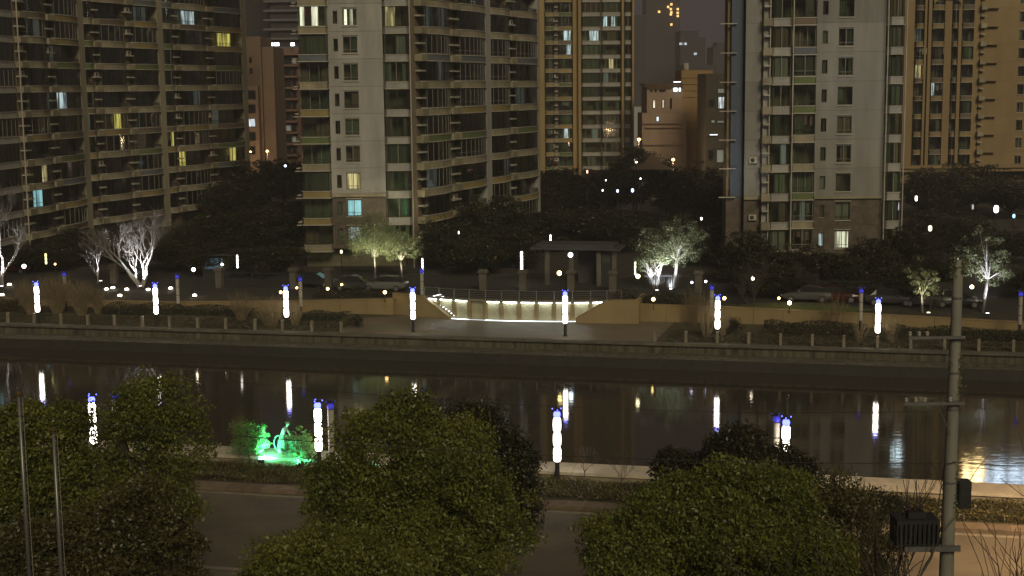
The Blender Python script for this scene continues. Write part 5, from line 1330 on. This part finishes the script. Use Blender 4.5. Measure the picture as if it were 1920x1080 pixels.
# ------------------------------------------------------------------ parked cars
def car(label, loc, rz, m, kind='sedan'):
    root = thing('parked_car', label, 'car', loc, rz, 'cars parked on the estate street')
    L = 4.5; st_ = [(-2.25, .50, .78, .70), (-2.15, .38, .92, .82), (-1.5, .28, .98, .87), (-.7, .26, .97, .89), (.7, .26, .95, .89), (1.5, .28, .88, .87), (2.1, .36, .74, .80), (2.25, .48, .62, .66)]
    def sec(x, zl, zt, w): return [(x, -w * .92, zl), (x, -w, zl + .12), (x, -w, (zl + zt) / 2 + .05), (x, -w * .93, zt - .05), (x, -w * .8, zt), (x, w * .8, zt), (x, w * .93, zt - .05), (x, w, (zl + zt) / 2 + .05), (x, w, zl + .12), (x, w * .92, zl)]
    b = MB(); b.loft([sec(*q) for q in st_]); b.obj('body', m, root, smooth=False)
    back = -1.95 if kind == 'van' else -1.75
    cab = [(back, .93, .80, .70), (back + .55, 1.40, .70, .70), (-.4, 1.47, .68, .70), (.35, 1.42, .68, .70), (1.25, .92, .80, .70)]
    b = MB(); b.loft([[(x, -w1, .90), (x, -w2 * (.8 if z > 1.2 else 1.1), z), (x, w2 * (.8 if z > 1.2 else 1.1), z), (x, w1, .90)] for x, z, w1, w2 in cab]); b.obj('cabin_glass', M['glass_dark'], root)
    b = MB(); b.loft([[(x, -.55, z), (x, -.50, z + .035), (x, .50, z + .035), (x, .55, z)] for x, z in ((back + .5, 1.385), (-.4, 1.475), (.4, 1.42))]); b.obj('roof', m, root)
    wh = MB(); n = 14
    wh.lathe([(.20, -.10), (.31, -.10), (.32, -.05), (.32, .05), (.31, .10), (.20, .10)], n); tyre = wh.build('tyre', M['black'])
    rm = MB(); rm.lathe([(.19, -.105), (.195, .0), (.19, .108), (.05, .112)], n); rim = rm.build('rim', M['steel'])
    for x in (-1.38, 1.38):
        for y in (-.80, .80):
            w = obj('wheel', tyre, root, (x, y, .32)); w.rotation_euler = (math.pi / 2 * (1 if y < 0 else -1), 0, 0); obj('rim', rim, w)
    for y in (-.55, .55):
        b = MB(); b.box(2.17, 2.235, y - .16, y + .16, .55, .68); b.obj('headlight', M['white'], root)
        b = MB(); b.box(-2.24, -2.17, y - .16, y + .16, .62, .76); b.obj('taillight', mat('tail_red', (.35, .02, .015), .3), root)
    for y in (-.92, .92):
        b = MB(); b.box(.55, .72, y - .09, y + .09, .92, 1.04); b.obj('mirror', m, root)
def paint(name, c): 
    m = mat(name, c, .22, .05, 2); return m
silver = paint('silver_paint', (.13, .13, .125)); white_p = paint('white_car_paint', (.22, .215, .20)); dark_p = paint('dark_car_paint', (.03, .03, .035)); red_p = paint('red_car_paint', (.07, .008, .008)); grey_p = paint('grey_car_paint', (.06, .06, .062))
for px, t, rz, m, l, kd in ((26, 21, 0, red_p, 'dark red car near the leftmost bare tree', 'sedan'), (246, 22, math.pi, dark_p, 'dark car behind the big bare white tree', 'sedan'), (590, 17, 0, dark_p, 'dark car with shiny roof under the pale tower corner', 'sedan'), (668, 15.4, 0, grey_p, 'grey car half hidden by the hedge under the twin green trees', 'sedan'), (722, 15.4, math.pi, white_p, 'white car right of the twin green tree trunks', 'van'),
                            (1512, 15.0, math.pi, silver, 'silver car right behind the grass mound', 'sedan'), (1566, 15.2, 0, red_p, 'dark red car between the silver and grey cars', 'sedan'), (1668, 14.8, 0, grey_p, 'grey car behind the lamp before the hedge', 'sedan'), (1735, 14.8, math.pi, silver, 'silver car behind the small yellow green tree', 'sedan'), (1795, 15.0, 0, dark_p, 'dark car behind the utility pole', 'sedan')):
    p = Q(px, t, 3.2); s, tt = st(p); car(l, (p.x, p.y, ground_z(s, tt) + .02), UA + rz, m, kd)

# ------------------------------------------------------------------ statue on the near wall, lit green
stt = thing('statue', 'statue of a woman bending forward over a round tub in green light', 'statue', F(*st(P(530, 846, 2.6)), 2.6)); L0 = Vector(stt.location)
SK = mat('statue_stone', (.50, .48, .43), .7, .15, 5, .3, 20)
def skinned(name, joints, edges, m, parent, loc=(0, 0, 0), sub=2):
    me = bpy.data.meshes.new(name); me.from_pydata([j[:3] for j in joints], edges, []); o = bpy.data.objects.new(name, me); o.location = loc; link(o, parent)
    sk = o.modifiers.new('skin', 'SKIN'); me.skin_vertices.new() if not me.skin_vertices else None
    for i, j in enumerate(joints): me.skin_vertices[0].data[i].radius = (j[3], j[4] if len(j) > 4 else j[3])
    me.skin_vertices[0].data[0].use_root = True
    ss_ = o.modifiers.new('subsurf', 'SUBSURF'); ss_.levels = sub; ss_.render_levels = sub
    dg = bpy.context.evaluated_depsgraph_get(); ev = o.evaluated_get(dg); nm = bpy.data.meshes.new_from_object(ev)
    o.modifiers.clear(); o.data = nm; nm.materials.clear(); nm.materials.append(m); nm.polygons.foreach_set('use_smooth', [True] * len(nm.polygons)); return o
# leaning to the right (+x), hands down to the tub
J = [(0, 0, .86, .16, .15), (.03, 0, 1.02, .135, .12), (.12, 0, 1.22, .15, .12), (.20, 0, 1.34, .12, .09), (.26, 0, 1.42, .05), (.31, 0, 1.50, .055), (.36, -.005, 1.56, .095, .085), (.40, -.005, 1.63, .075),
     (.17, -.19, 1.31, .06), (.24, -.27, 1.06, .045), (.40, -.20, .86, .035), (.46, -.17, .80, .04),
     (.17, .19, 1.31, .06), (.26, .27, 1.06, .045), (.42, .20, .86, .035), (.48, .17, .80, .04),
     (-.02, -.10, .45, .10), (-.04, -.10, .10, .065), (.08, -.10, .045, .05), (-.02, .10, .45, .10), (-.04, .10, .10, .065), (.08, .10, .045, .05)]
E = [(0, 1), (1, 2), (2, 3), (3, 4), (4, 5), (5, 6), (6, 7), (3, 8), (8, 9), (9, 10), (10, 11), (3, 12), (12, 13), (13, 14), (14, 15), (0, 16), (16, 17), (17, 18), (0, 19), (19, 20), (20, 21)]
body = skinned('body', J, E, SK, stt)
body.rotation_euler = (0, 0, UA)
for sy in (-1, 1):                                      # five fingers a hand, closing over the rim of the tub
    base = Vector((.485, -.17 if sy < 0 else .17, .79))
    for i, (dy, ln) in enumerate(((-.033, .07), (-.011, .082), (.011, .078), (.033, .06))):
        b = MB(); p0 = base + Vector((.01, dy, 0)); b.tube([p0, p0 + Vector((ln * .55, 0, -.01)), p0 + Vector((ln * .85, 0, -.045))], [.011, .010, .007], 6); b.obj('finger', SK, stt, rz=UA, smooth=True)
    b = MB(); p0 = base + Vector((-.01, -.045 * sy, 0)); b.tube([p0, p0 + Vector((.035, -.02 * sy, -.01)), p0 + Vector((.06, -.015 * sy, -.035))], [.012, .011, .008], 6); b.obj('thumb', SK, stt, rz=UA, smooth=True)
b = MB()                                                # wrapped skirt
secs = []
for z, rx, ry, ox in ((.12, .30, .27, -.02), (.35, .27, .24, -.02), (.62, .22, .20, -.01), (.86, .17, .165, 0), (.95, .15, .14, .01)):
    secs.append([(ox + rx * (1 + .07 * math.sin(7 * a)) * math.cos(a), ry * (1 + .07 * math.sin(7 * a)) * math.sin(a), z) for a in np.linspace(0, 6.283, 29)[:-1]])
b.loft(secs); b.obj('skirt', mat('statue_skirt', (.18, .17, .14), .8, .2, 5, .3, 20), stt, rz=UA, smooth=True)
b = MB(); b.lathe([(.115, 1.57), (.12, 1.62), (.10, 1.69), (.05, 1.73), (.01, 1.74)], 14, (.36, 0, 0)); b.lathe([(.02, 1.60), (.06, 1.62), (.055, 1.69), (.01, 1.72)], 10, (.255, 0, 0)); b.obj('hair', mat('statue_hair', (.20, .14, .10), .8), stt, rz=UA, smooth=True)
for y in (-.033, .033): b = MB(); b.lathe([(.004, -.009), (.012, 0), (.004, .009)], 8, (.447, y, 1.585)); b.obj('eye', M['dark_metal'], stt, rz=UA)
b = MB(); b.loft([[(.445, -.012, 1.575), (.445, .012, 1.575), (.445, 0, 1.59)], [(.475, -.012, 1.545), (.475, .012, 1.545), (.468, 0, 1.56)]]); b.obj('nose', SK, stt, rz=UA)
tub = MB(); tub.lathe([(.34, 0), (.42, .10), (.47, .42), (.50, .74), (.52, .78), (.46, .78), (.43, .70), (.1, .66)], 22, (.85, 0, 0)); tag(tub.obj('tub', mat('statue_tub', (.22, .25, .22), .7, .2, 5, .3, 18), None, L0, UA, smooth=False), 'round stone tub under the bending statue', 'tub')
hoop = MB(); pts = [(-.45 + .28 * math.cos(a), -.05, .42 + .42 * math.sin(a)) for a in np.linspace(R(70), R(265), 18)]; hoop.tube([(x + .25, y, z * 1.05 + .02) for x, y, z in pts], .04, 8); tag(hoop.obj('stone_hoop', bpy.data.materials['statue_tub'], None, L0, UA, smooth=True), 'tall curved stone hoop behind the bending statue', 'sculpture')
ball = MB(); ball.lathe([(max(.01, .12 * math.sin(math.pi * i / 8)), .12 - .12 * math.cos(math.pi * i / 8)) for i in range(9)], 12, (-.02, -.35, 0)); tag(ball.obj('stone_bowl', SK, None, L0, UA, smooth=True), 'small round stone at the statue foot', 'stone')
wh_ = MB()                                              # white standing figure left, bleached by the lamp
wh_.lathe([(.34, 0), (.36, .15), (.30, .35), (.17, .52), (.14, .62), (.20, .72), (.17, .88), (.09, .97), (.13, 1.06), (.10, 1.17), (.02, 1.22)], 16); ww = F(*st(P(495, 839, 2.6)), 2.6); tag(wh_.obj('stone_figure', SK, None, ww, 0, smooth=True), 'small white stone figure bleached by the green floodlight', 'sculpture')
def green_flood(px, t, watts, tgt, label):
    p = F(st(Q(px, t, 2.15))[0], t, 2.15); fx = thing('floodlight', label, 'floodlight', p, UA, 'green floodlights on the near verge')
    b = MB(); b.tube([(0, 0, 0), (0, 0, .22)], .03, 6); b.obj('stake', M['dark_metal'], fx)
    b = MB(); b.box(-.14, .14, -.10, .06, .22, .44); b.obj('housing', M['dark_metal'], fx)
    b = MB(); b.box(-.13, .13, .063, .08, .24, .43); b.box(-.12, .12, -.08, .04, .443, .455); b.obj('lens', M['green_lamp'], fx)
    l = bpy.data.lights.new('green_beam', 'SPOT'); l.energy = watts; l.color = (.10, 1.0, .42); l.spot_size = R(130); l.spot_blend = .8; l.shadow_soft_size = .15
    o = bpy.data.objects.new('green_beam', l); d = Vector(tgt) - Vector(p) - Vector((0, 0, .5)); o.location = (0, 0, .5); o.rotation_euler = (Matrix.Rotation(-UA, 3, 'Z') @ d).to_track_quat('-Z', 'Y').to_euler(); link(o, fx)
green_flood(491, t_nw2 - .45, 4200, L0 + Vector((0, 0, 1.0)), 'green floodlight in front of the small white figure')
green_flood(562, t_nw2 - .95, 900, L0 + Vector((.6, 0, 1.4)), 'green floodlight under the right round shrub')
green_flood(690, t_nw2 - .6, 60, Vector(Q(690, t_nw2, 3.4)), 'green floodlight glinting through the big olive tree')

# ------------------------------------------------------------------ utility pole, transformer, flagpoles, wires
D_P = 36.0
top = PD(1797, 487, D_P); gz = 2.13
bot = Vector((PD(1775, 1080, D_P).x - .05, D_P, gz))
pole = thing('utility_pole', 'tall concrete utility pole with two crossarms at the right', 'utility pole', bot); H_ = top.z - gz
def pole_x(z): return (top.x - bot.x) * (z - gz) / H_
def pr(z): return .25 - .125 * (z - gz) / H_
m_cp = mat('pole_concrete', (.34, .33, .27), .8, .2, 1.2, .3, 12, stretch=(1, 1, .3))
b = MB(); b.tube([(pole_x(gz + H_ * u), 0, H_ * u) for u in np.linspace(0, 1, 12)], [pr(gz + H_ * u) for u in np.linspace(0, 1, 12)], 18); b.obj('shaft', m_cp, pole, smooth=True)
def zpy(px, py): return PD(px, py, D_P).z
for py in (502, 560, 632, 700, 752, 768, 905): 
    z = zpy(1785, py); b = MB(); b.lathe([(pr(z) + .012, 0), (pr(z) + .012, .05)], 16, (pole_x(z), 0, z - gz)); b.obj('band', M['steel'], pole)
def crossarm(py, x0, x1, ins):
    z = zpy(1750, py) - gz; a = PD(x0, py, D_P).x - bot.x; c = PD(x1, py, D_P).x - bot.x
    b = MB(); b.box(a, c, -.28, -.215, z - .035, z + .035); arm = b.obj('crossarm', M['steel'], pole)
    for x in ins:
        xx = PD(x, py, D_P).x - bot.x; b = MB(); b.lathe([(.02, .036), (.035, .05), (.05, .09), (.035, .11), (.05, .14), (.02, .17)], 8, (xx, -.247, z)); b.obj('insulator', M['lamp_off'], arm)
    xm = a + (c - a) * .55; zz = z - (c - xm) * 1.15; b = MB(); b.tube([(xm, -.25, z - .036), (pole_x(gz + zz) - .1, -.20, zz)], .016, 5); b.obj('brace', M['steel'], pole)
    return z + gz
z1 = crossarm(630, 1698, 1804, (1701, 1718, 1733)); z2 = crossarm(753, 1690, 1803, (1694, 1712, 1729, 1776))
zp = zpy(1730, 1022) - gz
b = MB(); b.box(PD(1690, 1015, D_P).x - bot.x, PD(1793, 1025, D_P).x - bot.x, -.36, -.24, zp - .07, zp + .07); b.box(PD(1690, 1015, D_P).x - bot.x, PD(1793, 1025, D_P).x - bot.x, .24, .36, zp - .07, zp + .07); b.obj('platform_beam', M['steel'], pole)
tx = PD(1714, 1010, D_P).x; tw = 82 * D_P / FPX; th = 52 * D_P / FPX
tr = thing('transformer', 'black boxy transformer on the pole platform', 'transformer', (tx, D_P, zp + gz + .075))
b = MB(); b.box(-tw / 2, tw / 2, -.36, .36, .02, th); b.obj('tank', M['black'], tr)
for i in range(9): b = MB(); b.box(-tw / 2 + .06 + i * (tw - .15) / 8, -tw / 2 + .09 + i * (tw - .15) / 8, -.44, -.363, .10, th - .1); b.obj('cooling_fin', M['black'], tr)
b = MB(); b.box(-tw * .2, tw * .2, -.2, .2, th + .003, th + .17); b.obj('cover', M['black'], tr)
for x in (-.16, 0, .16): b = MB(); b.lathe([(.05, th + .17), (.07, th + .2), (.04, th + .24), (.065, th + .27), (.03, th + .34)], 8, (x, 0, 0)); b.obj('bushing', mat('brown_porcelain', (.08, .04, .03), .3), tr)
mb_ = PD(1806, 925, D_P); bx = thing('cable_box', 'narrow dark box hung on the right of the utility pole', 'cable box', (mb_.x, D_P, mb_.z))
b = MB(); b.box(-.155, .155, -.18, .16, -.36, .36); b.obj('case', M['dark_metal'], bx); b = MB(); b.box(-.13, .13, -.195, -.183, -.32, .32); b.obj('door', M['dark_metal'], bx); b = MB(); b.box(-.2, .02, .1, .2, .1, .16); b.obj('bracket', M['steel'], bx)
def vine(seed, py0, py1, n, side):
    r = np.random.default_rng(seed); py = r.uniform(py0, py1, n); c = []
    for y in py:
        z = zpy(1785, y); a = r.uniform(-1.2, 1.2) + (0 if side > 0 else math.pi); rr = pr(z) + abs(r.normal(0, .06)); c.append((pole_x(z) + rr * math.cos(a), -abs(rr * math.sin(a)), z - gz))
    return np.array(c)
obj('vine', leaves('vine', np.concatenate([vine(1, 660, 740, 130, 1), vine(2, 480, 512, 150, 1), vine(4, 480, 520, 90, -1), vine(3, 880, 960, 90, 1)]), .07, M['leaf_pale'], .6, 9), pole)
def wire(a, c, sag, label, r=.011, n=24):
    a = Vector(a); c = Vector(c); b = MB(); b.tube([a + (c - a) * u - Vector((0, 0, 4 * sag * u * (1 - u))) - a for u in np.linspace(0, 1, n)], r, 5); tag(b.obj('cable', M['black'], None, a), label, 'cable', 'cables strung across the view')
pz_ = PD(1782, 865, D_P)
wire(PD(-40, 772, 33), (pz_.x, D_P - .2, pz_.z), .35, 'black cable crossing the trees to the pole above the transformer')
wire((pz_.x, D_P - .2, pz_.z + .04), PD(1960, 874, 35), .03, 'black cable leaving the pole to the right edge')
for x in (1694, 1712, 1729):
    a = PD(x, 748, D_P); wire((a.x, D_P - .25, a.z), (PD(x + 6, 955, D_P).x, D_P - .05, zpy(1714, 958)), -.02, 'thin wire dropping from the lower crossarm to the transformer, ' + {1694: 'outermost', 1712: 'middle one', 1729: 'innermost'}[x], .007)
a = PD(-40, 655, 34); wire(a, PD(1785, 770, D_P), .55, 'upper thin cable sagging over the river to the pole', .008)
fl = thing('flagpole', 'x', 'flagpole')
def flagpole(px0, py0, px1, D, label):
    t_ = PD(px0, py0, D); bo = PD(px1, 1080, D); d = (t_ - bo); k = (t_.z - gz) / d.z; base = t_ - d * k; base = Vector((t_.x - (t_.x - bo.x) * k, D, gz))
    root = thing('flagpole', label, 'flagpole', base, group='bare flagpoles in the left foreground'); h = t_.z - gz; dx = t_.x - base.x; cut = .55
    b = MB(); b.tube([(0, 0, 0), (dx * cut, 0, h * cut)], [.075, .062], 14); b.obj('lower_tube', M['steel'], root, smooth=True)
    b = MB(); b.lathe([(.075, 0), (.075, .06)], 14, (dx * cut, 0, h * cut)); b.obj('joint', M['steel'], root)
    b = MB(); b.tube([(dx * cut, 0, h * cut + .06), (dx, 0, h)], [.056, .042], 14); b.obj('upper_tube', M['steel'], root, smooth=True)
    b = MB(); b.lathe([(.055, 0), (.055, .03), (.08, .07), (.08, .11), (.03, .15)], 12, (dx, 0, h)); b.obj('truck', mat('brass_cap', (.45, .33, .15), .35, metal=.8), root)
    b = MB(); b.tube([(dx + .10, -.03, h), (.13, -.03, 1.2)], .006, 4); b.obj('halyard', M['lamp_off'], root)
bpy.data.objects.remove(fl)
flagpole(35, 744, 55, 34, 'taller steel flagpole at the left edge'); flagpole(100, 812, 115, 34, 'shorter steel flagpole right of the taller one')
# floodlight bar: street lamps of the road, one stands beyond the right edge of the picture
def road_lamp(px, D, h, watts, label):
    p = PD(px, 900, D); root = thing('road_lamp', label, 'street lamp', (p.x, D, 2.0), group='street lamps of the near road')
    b = MB(); b.tube([(0, 0, 0), (0, 0, h - .6), (0, .3, h - .1), (0, 1.6, h)], [.11, .07, .06, .04], 10); b.obj('pole', M['steel'], root)
    b = MB(); b.box(-.14, .14, 1.5, 2.2, h - .05, h + .08); b.obj('head', M['dark_metal'], root)
    b = MB(); b.box(-.12, .12, 1.55, 2.15, h - .075, h - .053); b.obj('lens', M['sodium'], root)
    l = bpy.data.lights.new('road_light', 'SPOT'); l.energy = watts; l.color = (1, .66, .38); l.spot_size = R(150); l.spot_blend = .6; l.shadow_soft_size = .2
    o = bpy.data.objects.new('road_light', l); o.location = (0, 1.85, h - .15); link(o, root)
road_lamp(2130, 57, 9, 9000, 'street lamp of the near road beyond the right edge')
